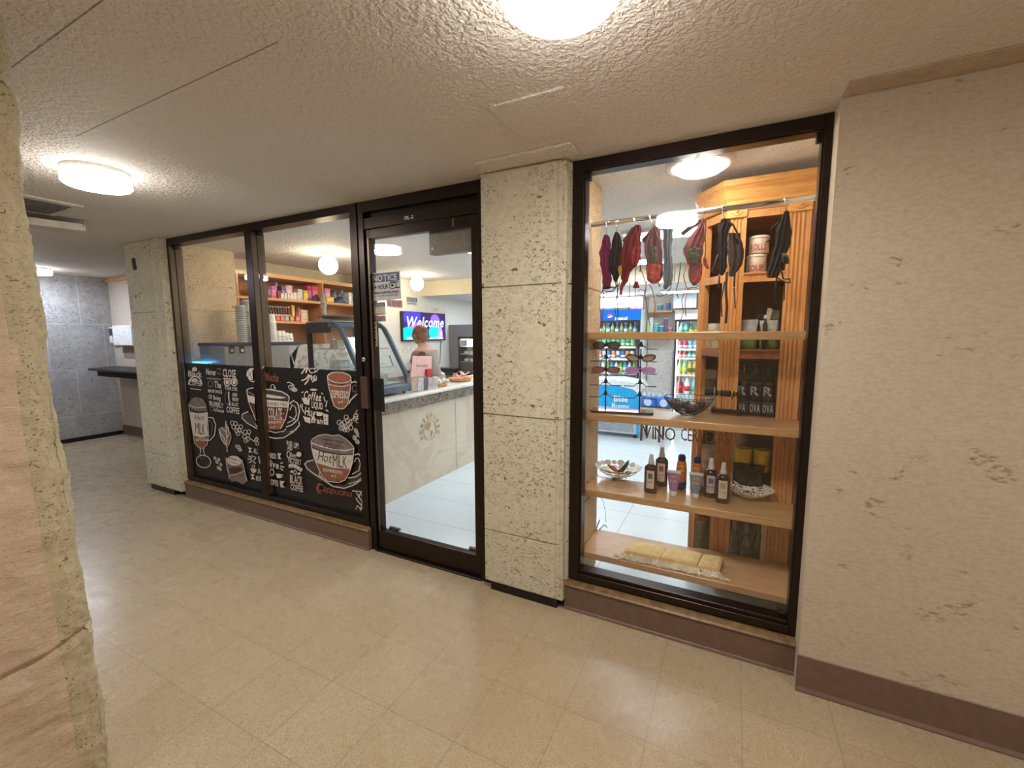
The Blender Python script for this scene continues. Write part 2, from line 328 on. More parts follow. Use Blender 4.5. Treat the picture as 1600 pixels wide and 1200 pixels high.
sbox('trim_1', (-3.6, 3.47, 2.03, 1.45, 3.5, CZ), M_cream, label='cream beam face where the shop ceiling drops')
sbox('wall_right', (1.42, -.085, 0, 4.2, .10, CZ), M_wallp, label='mottled beige wallcovering right of the display window')
sbox('wall_far_right', (4.0, -3.3, 0, 4.2, -.085, CZ), M_wallp)
sbox('wall_behind', (-7.1, -3.4, 0, 4.2, -3.2, CZ), M_wallp)
sbox('wall_left', (-7.05, -3.3, 0, -6.85, 1.2, CZ), M_lobby, label='grey stone block wall at the far left end')
sbox('wall_lobby_back', (-6.85, 1.0, 0, -3.62, 1.15, CZ), mat((196, 182, 166), .6, key='lobby_paint'), label='plain cream wall of the lobby corner')
sbox('wall_shop_left', (-3.75, .62, 0, -3.62, 2.45, CZ), M_cream)
sbox('wall_shop_left_rear', (-3.75, 2.45, 0, -3.25, 6.2, CZ), M_swall, label='white shop wall carrying the welcome screen')
sbox('wall_shop_right', (1.46, .10, 0, 1.7, 6.2, CZ), M_cream, label='cream shop wall behind the oak cabinet')
sbox('wall_shop_back', (-3.6, 6.0, 0, 1.5, 6.2, 2.2), M_swall, label='white back wall of the shop')
sbox('trim_2', (-.02, -.19, 2.238, .47, -.075, CZ), M_ceil, .003)
sbox('trim_3', (.30, -.60, 2.243, .59, -.295, CZ), M_ceil, .003, 'square access panel outline in the ceiling')
sbox('trim_4', (1.42, -.20, 2.246, 4.0, -.087, CZ), mat((186, 168, 144), .7, key='smooth_plaster'), .002)
# bases
def base_strip(name, x0, x1, y0, z1, lab):
    mb = MB(); pr = [(y0, 0), (y0 - .012, 0), (y0 - .012, .006), (y0 - .004, .018), (y0 - .003, z1 - .003), (y0, z1)]
    mb.prism([(x0, a, b) for a, b in pr], (x1 - x0, 0, 0)); return struct(mb.build(name, M_vinyl), lab)
base_strip('baseboard_right', 1.42, 4.0, -.0855, .152, 'brown vinyl baseboard under the wallcovering')
base_strip('baseboard_lobby', -6.85, -3.76, .9995, .14, 'grey vinyl baseboard in the lobby corner')
sbox('baseboard_left', (-6.8495, -3.2, 0, -6.835, .99, .055), M_black)
struct(MB().prism([(1.42, -.0855, 0), (1.42, -.0975, 0), (1.42, -.0895, .018), (1.42, -.0885, .149), (1.42, -.0855, .152)], (-.004, 0, 0)).build('baseboard_end', M_vinyl))

# coral stone pillars: courses with thin joints, chamfered right edge, black recessed foot
def pillar(name, xl, xg, xr, yr, rows, deep, lab, plate=False):
    mb = MB()
    for z0, z1 in rows:
        e = .003
        mb.prism([(xl, -.04, z0 + e), (xg, -.04, z0 + e), (xg, -.034, z0 + e), (xg + .007, -.034, z0 + e), (xg + .007, -.037, z0 + e), (xg + .022, -.037, z0 + e), (xr, yr, z0 + e), (xr, deep, z0 + e), (xl, deep, z0 + e)], (0, 0, z1 - z0 - 2 * e))
    mb.box(xl + .012, -.03, .05, xr - .012, deep, CZ, 0)
    o = struct(mb.build(name, M_coral, loc=(0, 0, 0), bevel=.004), lab)
    f = MB().box(xl + .03, -.028, 0, xg + .01, deep, .06).build('pillar_foot', M_black, o)
    if plate: MB().prism([at(206, 404, y=-.04), at(211, 403, y=-.04), at(214, 421, y=-.04), at(209, 422, y=-.04)], (0, -.004, 0)).build('slot_plate', M_black, o)
    return o
R3 = [(.055, .356), (.356, 1.01), (1.01, 1.68), (1.68, CZ)]
pillar('wall_pillar_middle', -.066, .352, .405, .03, R3, .115, 'pitted cream stone pillar between the shop door and the display window')
pillar('wall_pillar_left', -3.76, -3.335, -3.19, .02, [(.055, .36), (.36, 1.64), (1.64, CZ)], .115, 'pitted cream stone pillar left of the film covered window', True)
mb = MB()
for z0, z1 in [(0, .235), (.235, .49), (.49, .99), (.99, 1.68), (1.68, CZ)]: mb.box(-.04, .115, z0 + .0025, .42, .505, z1 - .0025)
mb.box(-.03, .115, 0, .412, .495, CZ)
struct(mb.build('wall_pillar_inner', M_coralin, loc=(0, 0, 0), bevel=.004), 'stone side of the pillar inside the display window, warm light in its colour')
mb = MB()
for z0, z1 in [(0, .9), (.9, 1.665), (1.665, CZ)]: mb.box(-3.75, .115, z0 + .002, -3.25, .62, z1 - .002)
mb.box(-3.75, .115, 0, -3.256, .615, CZ)
struct(mb.build('wall_pillar_inner_left', M_coralin, loc=(0, 0, 0), bevel=.003), 'stone wall seen through the left window, warm light in its colour')

# near rough stone corner at the left edge of the view
def near_pillar():
    per = [(-.540, -3.19), (-.550, -1.573), (-.562, -1.532), (-.66, -1.50), (-1.05, -1.50)]
    def walk(s0, s1, k): return [Vector(per[s0]).lerp(Vector(per[s1]), i / k) for i in range(k)]
    P = walk(0, 1, 120) + walk(1, 2, 14) + walk(2, 3, 12) + walk(3, 4, 12) + [Vector(per[4])]
    N = []
    for i in range(len(P)):
        d = P[min(i + 1, len(P) - 1)] - P[max(i - 1, 0)]; N.append(Vector((-d.y, d.x)).normalized() * -1)
    zs = [i * .0075 for i in range(301)]; vs = []; nP = len(P)
    for z in zs:
        for i, (p, n) in enumerate(zip(P, N)):
            q = Vector((p.x * 3, p.y * 3, z * 3)); dd = noise.noise(q * 1.2) * .016 + noise.noise(q * 4.5) * .009 + noise.noise(q * 14) * .0035 + noise.noise(q * 40) * .0012
            if i < 120: dd += .006 * max(0, noise.noise(Vector((p.y * 9, z * 26, 3))))
            else: dd = dd * .9 + .004 * noise.noise(q * 25)
            zj = .572 + .25 * (p.y + 1.55) + .018 * noise.noise(Vector((p.y * 6, 1, 1))); gj = math.exp(-((z - zj) / .011) ** 2)
            zj2 = 2.09 + .1 * (p.y + 1.55); gj2 = math.exp(-((z - zj2) / .016) ** 2)
            dd -= .020 * gj + .022 * gj2
            vs.append((p.x + n.x * dd, p.y + n.y * dd + .008 - .021 * min(z, 1.72), min(z, CZ)))
    fs = []; ms = []
    for j in range(len(zs) - 1):
        for i in range(nP - 1): fs.append([j * nP + i, j * nP + i + 1, (j + 1) * nP + i + 1, (j + 1) * nP + i]); ms.append(0 if i < 118 + int(3 * noise.noise(Vector((0, 0, zs[j] * 9)))) else 1)
    b = MB(); b.v = [Vector(v) for v in vs]; b.f = fs; b.m = ms; b.sm = [True] * len(fs)
    b.box(-1.3, -3.19, 0, -.61, -1.62, CZ, 1)
    return struct(b.build('wall_pillar_near', [M_pink, M_edge], loc=(0, 0, 0)), 'rough pinkish stone pillar at the left edge, nearest to the viewer')
near_pillar()

# ------------------------------------------------------------------ storefront windows and door
def sill(name, x0, x1, ztop, lab):
    mb = MB(); mb.box(x0, -.006, 0, x1, .12, ztop - .012); o = struct(mb.build(name, M_vinyl, bevel=.002), lab)
    MB().prism([(x0, -.012, ztop - .014), (x0, -.016, ztop - .006), (x0, -.008, ztop), (x0, .10, ztop + .026), (x0, .10, ztop - .014)], (x1 - x0, 0, 0)).build('sill_cap', M_sill, o)
    b2 = MB().prism([(x0, -.006, 0), (x0, -.014, 0), (x0, -.010, .010), (x0, -.006, .014)], (x1 - x0, 0, 0)).build('cove_strip', M_vinyl, o); return o
sill('trim_5', .395, 1.419, .142, 'brown sill step under the display window')
sill('trim_6', -3.19, -.985, .142, 'brown sill step under the film covered window')

def frame_bars(mb, x0, x1, z0, z1, y0, y1, wl, wr, wt, wb, m=0):
    mb.box(x0, y0, z0, x0 + wl, y1, z1, m); mb.box(x1 - wr, y0, z0, x1, y1, z1, m)
    mb.box(x0 + wl, y0, z1 - wt, x1 - wr, y1, z1, m); mb.box(x0 + wl, y0, z0, x1 - wr, y1, z0 + wb, m)
# window_2: the right display window
w2 = struct(thing('window_2', 'tall display window in a dark bronze frame right of the stone pillar', None, (.91, .06, .16)))
mb = MB(); frame_bars(mb, .407, 1.421, .160, 2.248, .02, .10, .053, .026, .05, .035); frame_bars(mb, .452, 1.40, .19, 2.21, .032, .095, .016, .012, .016, .022)
mb.build('window_frame', M_bronze, w2, bevel=.002)
MB().box(.466, .066, .21, 1.39, .072, 2.196).build('pane', M_glass, w2)
mb = MB()
for x in (.475, 1.382): mb.box(x - .009, .05, 2.165, x + .009, .085, 2.196)
mb.box(1.355, .052, .212, 1.385, .064, .235); mb.build('corner_clip', M_black, w2, bevel=.002)
# gilt lettering on the pane below the middle shelf
def lettering(parent, name, mtl, items, Y, bold=True):
    mb = MB()
    for s_, q in items:
        TL, TR, BR, BL = q
        def fn(a, b, TL=TL, TR=TR, BR=BR, BL=BL):
            top = Vector(TL).lerp(Vector(TR), a); bot = Vector(BL).lerp(Vector(BR), a); p = bot.lerp(top, b); return at(p.x, p.y, y=Y)
        mb.text(s_, (0, 0, 0), (1, 0, 0), (0, 0, 1), 1, fn=fn, bold=bold)
    return mb.build(name, mtl, parent)
M_gilt = mat((140, 104, 62), .35, .4, .1, key='gilt'); M_giltd = mat((84, 58, 38), .5, .2, .05, key='gilt_outline')
lettering(w2, 'lettering', M_giltd, [('VINO', ((1004, 664), (1057, 668), (1057, 689), (1004, 685))), ('CERVEZAS', ((1064, 668), (1140, 675), (1140, 695), (1064, 688)))], .0648, False)

# window_1: two-bay window with printed film
w1 = struct(thing('window_1', 'two bay dark framed window with chalkboard style coffee film below', None, (-2.1, .06, .16)))
mb = MB(); frame_bars(mb, -3.19, -.985, .160, 2.248, .02, .12, .02, .075, .05, .03); mb.build('window_frame', M_bronze, w1, bevel=.002)
mb = MB(); mb.box(-3.17, .022, .19, -3.155, .06, 2.19); mb.box(-3.17, .066, .19, -3.15, .118, 2.19); mb.build('jamb_cover', M_bronze2, w1)  # paler bronze paints the light that the jamb side catches
mb = MB(); mb.box(-2.125, .018, .19, -2.05, .12, 2.20); mb.build('mullion', M_bronze, w1, bevel=.002)
MB().box(-2.05, .022, .2, -2.046, .058, 2.19).box(-2.05, .064, .2, -2.044, .118, 2.19).build('mullion_cover', M_bronze2, w1)
for a, b in ((-3.165, -2.127), (-2.046, -1.062)):
    MB().box(a, .058, .19, b, .064, 2.2).build('pane', M_glass, w1)
    MB().box(a + .02, .05, 2.165, a + .04, .085, 2.196).build('corner_clip', M_black, w1)
films = [MB().box(a, .0545, .192, b, .0568, 1.2).build('window_film', M_film, w1) for a, b in ((-3.150, -2.127), (-2.042, -1.062))]
YF = .0542
class Art(MB):
    def __init__(s): super().__init__(); s.k = 0
    def P(s, u, v): return at(u, v, y=YF - s.k * .00012)
    def fill(s, pts, m=0):
        s.k += 1; return s.poly([s.P(*p) for p in pts], m)
    def ell(s, cx, cy, rx, ry, m=0, rot=0.0, n=20):
        c_, s_ = math.cos(rot), math.sin(rot); return s.fill([(cx + rx * math.cos(t) * c_ - ry * math.sin(t) * s_, cy + rx * math.cos(t) * s_ + ry * math.sin(t) * c_) for t in [2 * PI * i / n for i in range(n)]], m)
    def line(s, pts, wd=1.2, m=0):
        s.k += 1; Q = [Vector(p) for p in pts]; L = []
        for i in range(len(Q)):
            d = Q[min(i + 1, len(Q) - 1)] - Q[max(i - 1, 0)]; d = d.normalized() if d.length else Vector((1, 0)); n = Vector((-d.y, d.x)) * wd / 2; L.append((Q[i] + n, Q[i] - n))
        vs = [s.P(p.x, p.y) for ab in L for p in ab]; return s.add(vs, [(2 * i, 2 * i + 1, 2 * i + 3, 2 * i + 2) for i in range(len(Q) - 1)], m)
    def ring(s, cx, cy, rx, ry, wd=1.1, m=0, rot=0.0, a0=0, a1=2 * PI, n=20):
        c_, s_ = math.cos(rot), math.sin(rot); return s.line([(cx + rx * math.cos(t) * c_ - ry * math.sin(t) * s_, cy + rx * math.cos(t) * s_ + ry * math.sin(t) * c_) for t in [a0 + (a1 - a0) * i / n for i in range(n + 1)]], wd, m)
    def word(s, t, x0, y0, x1, y1, h, m=0, bold=True, sh=.0, h2=None):   # baseline from (x0,y0) to (x1,y1), cap height h px
        s.k += 1; h2 = h2 or h
        def fn(a, b): return s.P(x0 + (x1 - x0) * a + sh * b * h, y0 + (y1 - y0) * a - b * (h + (h2 - h) * a))
        return s.text(t, (0, 0, 0), (1, 0, 0), (0, 0, 1), 1, m=m, bold=bold, shear=0, fn=fn)
    def bean(s, x, y, r=4, a=.5, m=0): s.ring(x, y, r, r * .65, 1.0, m, a); s.ring(x + .5, y, r * .5, r * .25, .8, m, a)
    def berries(s, pts, r=3.2, m=0):
        for x, y in pts: s.ring(x, y, r, r * 1.15, 1.0, m, 0, n=10)
MATS = [M_ink, M_grey1, M_brown, M_choc, M_dk, M_rust, M_film]
A = Art()
# left bay
A.word('Black', 294, 588, 316, 589, 9, 0, True); A.ell(304, 577, 4, 3.5, 0); A.ring(305, 601, 10, 13, 2.4, 0, 0, PI, 2 * PI); A.word('COFFEE', 296, 602, 315, 603, 8); A.line([(297, 607), (314, 609)], 1.2); A.ell(304, 594, 5, 3, 0)
A.word('Never', 322, 585, 338, 587, 10); A.line([(339, 576), (345, 577)], 2.2, 1); A.line([(339, 583), (345, 585)], 2, 1); A.line([(323, 591), (345, 593)], 3.2, 1)
A.ring(329, 600, 4, 4.5, 1.2, 1); A.word('The', 335, 605, 346, 607, 10); A.word('IMPORTANCE', 325, 613, 347, 615, 5); A.word('Of Being', 326, 623, 345, 626, 7); A.word('PROPERLY', 327, 634, 349, 638, 8); A.word('Caffeinated', 334, 642, 350, 645, 5); A.ring(331, 639, 3, 3, 1, 1)
A.word('CLOSE', 348, 588, 369, 590, 12)
for x in (355, 366): A.ring(x, 597, 4.6, 5.8, 1.5); A.ell(x, 597, 2.6, 3.6, 0)
A.line([(348, 592), (352, 591), (371, 594)], 1.2); A.word('YOUR EYES', 351, 608.5, 371, 611, 5.5); A.line([(357, 612), (359, 634)], 2.4); A.ring(355, 622, 3.5, 10, .9, 1)
A.word('AND', 363, 619, 371, 620, 5.5); A.word('BREW', 363, 626, 373, 627.5, 5.5); A.word('BLACK', 362, 634, 373, 635, 5.5); A.word('COFFEE', 354, 644, 374.5, 647, 9.5)
# latte glass
A.fill([(295, 631), (299, 624), (306, 620), (316, 623), (322, 630), (324, 643), (300, 641), (297, 636)], 1); A.line([(296, 634), (306, 637), (322, 636)], 1.2, 0); A.line([(295, 640), (308, 644), (324, 643)], 3.2, 4)
A.fill([(296, 643), (310, 646), (324, 644), (324, 670), (326, 681), (312, 685), (302, 680)], 0); A.word('Hot', 304, 656, 319, 657, 9, 4, False, .15); A.word('MILK', 305, 677, 321, 680, 18, 4, False)
A.fill([(302, 680), (313, 684), (326, 682), (324, 695), (316, 700), (309, 698), (304, 692)], 2); A.word('ESPRESSO', 306, 689, 325, 689, 4, 0)
A.line([(312, 700), (314, 705), (312, 711)], 1.3, 0); A.line([(319, 700), (318, 705), (320, 711)], 1.3, 0); A.ring(318, 721, 11.5, 9.5, 1.4, 0, .35); A.ring(316, 715, 4, 2.4, .9, 1, .2)
A.line([(326, 652), (333, 653), (337, 664), (335, 680), (328, 688), (322, 688)], 1.6, 0); A.line([(326, 657), (330, 658), (332, 667), (330, 679), (326, 683)], 1.2, 1)
A.line([(295, 631), (296, 643), (302, 680), (304, 692), (309, 698), (316, 701), (324, 695), (326, 681), (324, 643)], .9, 0)
A.word('Latte', 329, 709, 344, 711, 12, 3, False, .1)
for x, y in ((336, 716), (342, 718), (339, 722), (345, 726), (341, 731), (344, 733)): A.bean(x, y, 2.5, 1.0)
A.fill([(352, 655), (357, 666), (360, 678), (358, 690), (355, 700), (349, 693), (344, 682), (342, 672), (347, 667), (351, 668)], 1); A.line([(353, 658), (354, 680), (355, 706)], 1.2, 0)
for q in ([(354, 676), (346, 668), (342, 671), (345, 684), (351, 694)], [(354, 684), (360, 675), (361, 684), (357, 696)], [(353, 666), (357, 668), (357, 676)], [(344, 676), (350, 684), (353, 694)]): A.line(q, 1.2, 0)
A.berries([(363, 661), (368, 662), (365, 667), (371, 667), (374, 672), (370, 673), (376, 667), (372, 677), (383, 675), (387, 680), (382, 682), (387, 686), (384, 688), (389, 675)], 3.0); A.line([(375, 673), (381, 678)], 1.3); A.line([(389, 684), (398, 690)], 1.3); A.berries([(400, 688), (402, 693), (401, 686)], 2.4)
A.bean(372, 698, 4, .4); A.bean(375, 703, 3, .2)
A.fill([(353, 714), (357, 725), (366, 730), (374, 727), (378, 718), (382, 737), (386, 752), (380, 757), (370, 752), (362, 753), (357, 742), (355, 730)], 1); A.ell(366, 720, 11.5, 8, 0, .15)
for i in range(16): A.ell(358 + (i * 37 % 17), 715 + (i * 23 % 11), 1.0, .8, 4, n=6)
A.line([(353, 715), (355, 732), (358, 743), (370, 741), (381, 736)], 1.2, 0); A.line([(358, 742), (358, 748)], 1.2, 0); A.line([(378, 718), (386, 752)], 1.1, 0); A.fill([(358, 731), (377, 730), (379, 736), (368, 740), (359, 740)], 3)
A.word('ALL', 396, 708, 403, 709, 8); A.fill([(387, 699), (394, 700), (391, 703), (394, 707), (388, 707), (390, 703)], 0)
for q in ([(388, 712), (394, 716)], [(387, 717), (393, 718)], [(389, 723), (394, 720)], [(393, 712), (400, 715), (395, 722), (400, 724)]): A.line(q, 1.6)
A.fill([(391, 732), (401, 733), (400, 738), (394, 739)], 0); A.ring(396, 729, 2, 2.5, 1, 0); A.line([(404, 713), (406, 724)], 1.8); A.line([(403, 740), (404, 731), (407, 740)], 1.4); A.fill([(391, 741), (398, 741), (395, 745), (399, 749), (392, 749), (394, 745)], 0); A.word('MOR', 400, 751, 408.5, 752, 8)
# slice behind the mullion
A.ring(394, 586, 6.5, 10.5, 1.4, 0, -.15, .3 * PI, 1.72 * PI); A.fill([(386, 580), (391, 576), (394.5, 577), (395, 594), (390, 593), (385, 587)], 0)
for q in ([(388, 580), (394, 592)], [(394, 580), (387, 589)]): A.line(q, .7, 4)
# mocha cup, left part
A.line([(385.5, 609), (390, 607), (396, 606)], 1.5, 0); A.line([(385.5, 609), (388, 626), (394, 642), (400, 657)], 1.5, 0); A.fill([(386.5, 617), (398, 620), (398, 631), (388, 628)], 0); A.fill([(388.5, 628), (398, 631), (400, 656), (395, 643)], 3); A.line([(388, 612), (397, 618)], 2.4, 1)
A.line([(388, 643), (379, 647), (378, 653), (386, 661), (402, 670)], 1.6, 0); A.line([(398, 660), (399, 664), (402, 667)], 1.8, 0); A.fill([(388, 645), (380, 648), (380, 653), (388, 660), (400, 666), (396, 650)], 4)
ca = A.build('printed_artwork', MATS, films[0])
A = Art()
# right bay: mocha cup, right part
A.word('Mocha', 411, 594, 435, 597, 13, 5, False, .25); A.ring(426, 605, 3, 4, 1, 0); A.line([(428, 602), (431, 608)], 1.2)
A.fill([(411, 608), (430, 609), (446, 614), (452, 620), (451, 636), (447, 652), (440, 668), (436, 671), (416, 671)], 4)
A.fill([(412, 615), (430, 618), (447, 621), (440, 623), (425, 622), (412, 620)], 0); A.line([(411, 608), (424, 609), (440, 612), (449, 617), (452, 621)], 1.8, 0)
A.fill([(412, 624), (452, 628), (451, 637), (413, 635)], 0); A.word('STEAMED MILK', 413, 633, 450, 635, 5.5, 4, False); A.fill([(413, 635), (451, 637), (449, 652), (445, 655), (415, 654)], 3); A.word('OCOLATE', 414, 652, 441, 654, 16, 0)
A.ell(443, 646, 1, 1, 0, n=8); A.ell(447, 641, 1.5, 1, 5, n=8); A.fill([(415, 655), (446, 656), (441, 668), (436, 671), (416, 671)], 2); A.word('ESPRESSO', 416, 662, 440, 661, 3.6, 0); A.word('ed', 422, 669, 430, 669, 4, 0, False)
A.line([(452, 620), (450, 638), (446, 655), (438, 670)], 1.3, 0); A.line([(415, 654), (446, 656)], .9, 0); A.line([(416, 672), (430, 676), (443, 674), (447, 670)], 1.4, 0)
A.line([(453, 631), (458, 626), (465, 630), (468, 642), (465, 656), (456, 664), (447, 667)], 1.9, 0); A.line([(453, 641), (457, 632), (462, 637), (463, 648), (459, 656), (449, 661)], 1.4, 0)
A.line([(417, 682), (430, 685), (443, 684), (458, 675), (468, 664), (467, 659)], 1.7, 0); A.line([(450, 676), (462, 672), (468, 664)], 1.2, 0); A.line([(452, 651), (462, 656)], 1.3, 0); A.fill([(440, 677), (456, 670), (464, 663), (462, 668), (450, 677), (438, 682)], 4)
A.bean(456, 606, 5.5, .5); A.bean(460, 609, 4, .2); A.line([(448, 598), (452, 597), (460, 602)], 1.2)
# leaf cluster, top
for q in ([(478, 574), (474, 580), (471, 584)], [(480, 575), (478, 583)], [(483, 585), (478, 592), (471, 595)], [(484, 586), (481, 595), (476, 601)], [(486, 586), (487, 594)], [(489, 588), (493, 592), (488, 597)]): A.line(q, 2.2, 0)
A.ring(488, 579, 4.5, 3.5, 1.1, 0); A.line([(481, 575), (486, 583), (494, 581), (499, 575)], 1.3, 0); A.ring(492, 591, 3, 4, 1, 0)
# Coffee liquid hug
A.word('Coffee', 474, 623, 502, 627, 13, 0, True, .15); A.ell(490, 609, 5.5, 1.6, 0); A.line([(493, 625), (502, 626)], 1.6)
A.fill([(471, 621), (484, 625), (483, 633), (475, 631)], 0); A.word('LIQUID', 487, 637, 505, 640, 10.5, 0); A.word('Hug', 476, 648, 493, 652, 13, 0, True, .1); A.fill([(494, 643), (505, 645), (503, 650), (495, 650)], 0)
A.fill([(473, 650), (485, 653), (485, 662), (477, 659)], 0); A.word('Brain', 486, 660, 505, 663, 9.5, 0, True, .1); A.fill([(505, 646), (513, 648), (513, 664), (506, 663)], 0); A.ell(508, 653, 1, 1.3, 4, n=8); A.ell(509, 659, 1, 1.3, 4, n=8)
A.line([(506, 620), (508, 628), (511, 626), (509, 636)], 1.6); A.line([(470, 634), (474, 643), (478, 646)], 1.4); A.ring(471, 634, 2, 2.4, 1); A.line([(509, 640), (513, 643)], 1.8); A.line([(502, 614), (505, 616)], 1.5); A.line([(471, 614), (474, 612)], 1.5)
# espresso mug
A.fill([(512, 588), (516, 584), (526, 581), (538, 582), (548, 587), (549, 594), (546, 620), (543, 634), (538, 638), (530, 639), (522, 634), (518, 622), (514, 604)], 2)
A.ell(530, 590, 17, 5.5, 5, .08); A.line([(512, 592), (520, 598), (535, 600), (548, 594)], 3.4, 4); A.line([(513, 600), (522, 603), (536, 604), (547, 601)], 1.2, 0); A.ring(530, 590, 18.5, 8.5, 1.5, 0, .08)
A.line([(511.5, 590), (513, 602), (518, 622), (522, 634), (530, 639.5), (538, 638), (543, 632), (546, 618), (549, 594)], 1.1, 0); A.word('ESPRESSO', 518, 621, 545, 623, 12, 0); A.word('ed', 528, 630, 536, 630, 5, 0, False)
A.line([(549, 598), (555, 596), (562, 602), (562, 613), (555, 618), (548, 625), (545, 631)], 2.0, 0); A.ring(554.5, 607, 4.2, 5.5, 1.2, 1)
A.berries([(534, 663), (538, 660), (543, 657), (536, 668), (541, 668), (545, 663), (548, 668), (543, 671), (539, 671), (530, 660), (533, 669), (547, 660), (541, 652), (559, 645), (563, 646), (556, 650), (561, 652), (559, 657), (564, 655), (555, 654)], 3.3); A.line([(547, 657), (555, 652)], 1.5)
for x, y in ((556, 673), (559, 679), (554, 684), (564, 684), (558, 690), (564, 692)): A.bean(x, y, 3.6, 1.1)
# need love / rise up
A.word('NEED', 420, 715, 432, 717, 8); A.fill([(433, 708), (440, 708.5), (437, 713), (440, 717.5), (434, 717), (435, 713)], 0); A.word('live', 421, 729, 436, 733, 11, 0, True, .1)
for q in ([(438, 724), (442, 723)], [(438, 728), (444, 730)], [(438, 731), (442, 735)]): A.line(q, 1.8)
A.ring(425, 738, 3, 5, 1.5); A.fill([(431, 740), (440, 741), (439, 747), (433, 747)], 0); A.ring(440.5, 743, 1.6, 1.8, .9); A.word('OFFE', 423, 757, 435, 760, 9); A.fill([(437, 751), (445, 752), (441, 757), (445, 762), (438, 761)], 0)
A.word('RISE', 448, 695, 457, 697, 7); A.word('UP!', 459, 700, 467, 701, 9); A.word('AND', 449, 703, 457, 704, 7); A.ring(451, 710, 2.6, 5, 1.2); A.word('claim', 453, 713, 463, 715, 6, 0); A.ell(467, 710, 4, 4, 0, .5)
A.word('VICTORY', 450, 723, 471, 727, 9); A.line([(451, 728), (460, 728), (472, 735)], 5.5, 0); A.word('WITH A CUP', 453, 731, 471, 735, 3.2, 4, False); A.ell(456, 737, 2.4, 2, 0); A.ell(467, 740, 2.4, 2, 0); A.ring(461, 738, 2, 3.5, 1.1)
A.word('BLACK', 453, 754, 473, 758, 13); A.word('COFFEE', 454, 765, 474, 769, 9.5)
# cappuccino cup
A.fill([(476, 723), (486, 719), (493, 721), (500, 740), (508, 752), (520, 757), (540, 757), (552, 745), (560, 738), (568, 744), (567, 752), (556, 758), (540, 762), (520, 760), (500, 752), (484, 740), (477, 731)], 4)
A.fill([(486, 689), (488, 685), (497, 680), (508, 678), (520, 680), (529, 679), (540, 685), (549, 694), (553, 700), (552, 710), (530, 710), (505, 706), (487, 699)], 1); A.line([(487, 692), (500, 697), (520, 702), (540, 704), (552, 701)], 1.8, 0); A.line([(487, 698), (505, 706), (530, 710), (552, 710)], 2.2, 4)
for i in range(5): A.line([(495 + i * 8, 684 + i), (512 + i * 8, 688 + i * 1.6)], .7, 4)
A.word('Foam', 507, 699, 531, 704, 13, 4, False, .2)
A.fill([(487, 700), (505, 707), (530, 711), (552, 711), (551, 722), (547, 733), (520, 731), (494, 723), (489, 712)], 0); A.word('Hot', 496, 719, 518, 724, 15, 4, False, .2); A.word('MILK', 520, 729, 543, 732, 20, 4, False); A.ell(493.5, 711, .8, .8, 4, n=6); A.ell(545, 721, .8, .8, 4, n=6)
A.fill([(494, 723), (520, 731), (547, 733), (543, 744), (537, 751), (525, 752), (510, 750), (501, 738)], 2); A.word('ESPRESSO', 505, 736, 536, 741, 4.5, 0); A.word('ed', 517, 745, 525, 746, 4.5, 0, False)
A.line([(486, 688), (487, 700), (490, 714), (497, 731), (504, 745), (512, 752), (530, 754), (539, 750), (546, 738), (551, 722), (553, 700)], 1.3, 0); A.line([(487, 687), (497, 680.5), (508, 678.5), (520, 680.5), (530, 679.5), (541, 686), (549, 694), (553, 700)], 1.1, 0)
A.line([(554, 711), (560, 709), (567, 716), (569, 728), (565, 739), (556, 745), (544, 747)], 1.9, 0); A.line([(554, 722), (556, 716), (560, 716), (563, 724), (561, 735), (550, 741)], 1.5, 0)
A.line([(490, 719), (480, 721), (476, 725), (480, 732), (490, 740), (506, 750), (520, 760), (538, 763), (552, 758), (564, 750), (568, 743), (563, 738)], 1.8, 0); A.line([(500, 738), (498, 742), (503, 746)], 1.4, 0); A.line([(545, 756), (558, 752), (567, 745)], 1.2, 0)
A.word('Cappucino', 495, 766, 550, 777, 11, 5, False, .25); A.ring(500, 763, 5, 7, 2, 5, 0, .4 * PI, 1.6 * PI)
for q in ([(563, 798), (566, 785), (570, 770)], [(564, 796), (558, 790), (556, 796)], [(565, 790), (559, 783), (556, 778)], [(566, 785), (571, 779), (572, 774)], [(566, 784), (560, 775), (557, 770)], [(563, 797), (569, 790), (572, 785)], [(566, 776), (563, 768), (550, 767)], [(564, 793), (570, 794), (572, 798)], [(560, 778), (563, 771), (568, 764)]): A.line(q, 1.7, 0)
A.line([(412, 572), (409, 577)], 1.6, 0)
A.build('printed_artwork', MATS, films[1])

# door_1
d1 = struct(thing('door_1', 'dark bronze glass shop door with notices and a pull plate', None, (-.54, .06, 0)))
mb = MB(); mb.box(-1.003, .02, 0, -.945, .12, CZ); mb.box(-.125, .02, 0, -.066, .12, CZ); mb.box(-.945, .02, 2.185, -.125, .12, CZ - .002); mb.box(-.945, .06, 2.15, -.125, .12, 2.185); mb.box(-.945, .026, 2.085, -.125, .12, 2.15); mb.box(-.945, .01, -.002, -.125, .14, .012)
mb.build('door_frame', M_bronze, d1, bevel=.002)
mb = MB(); frame_bars(mb, -.940, -.130, .014, 2.082, .035, .078, .026, .045, .055, .125); lf = mb.build('door_leaf', M_bronze, d1, bevel=.002)
MB().box(-.926, .03, .14, -.916, .036, 2.03).build('stile_strip', M_bronze2, lf)
MB().box(-.914, .054, .136, -.172, .060, 2.03).build('pane', M_glass, d1)
mb = MB(); mb.box(-1.006, .0, .965, -.95, .022, 1.17); mb.build('lock_cover', M_bronze2, d1, bevel=.002)
MB().lathe((-.985, .021, 1.28), [(.016, 0), (.016, -.006), (.011, -.009), (.005, -.009), (.004, -.004)], 14, 0, 'y').build('lock_cylinder', M_chrome, d1)
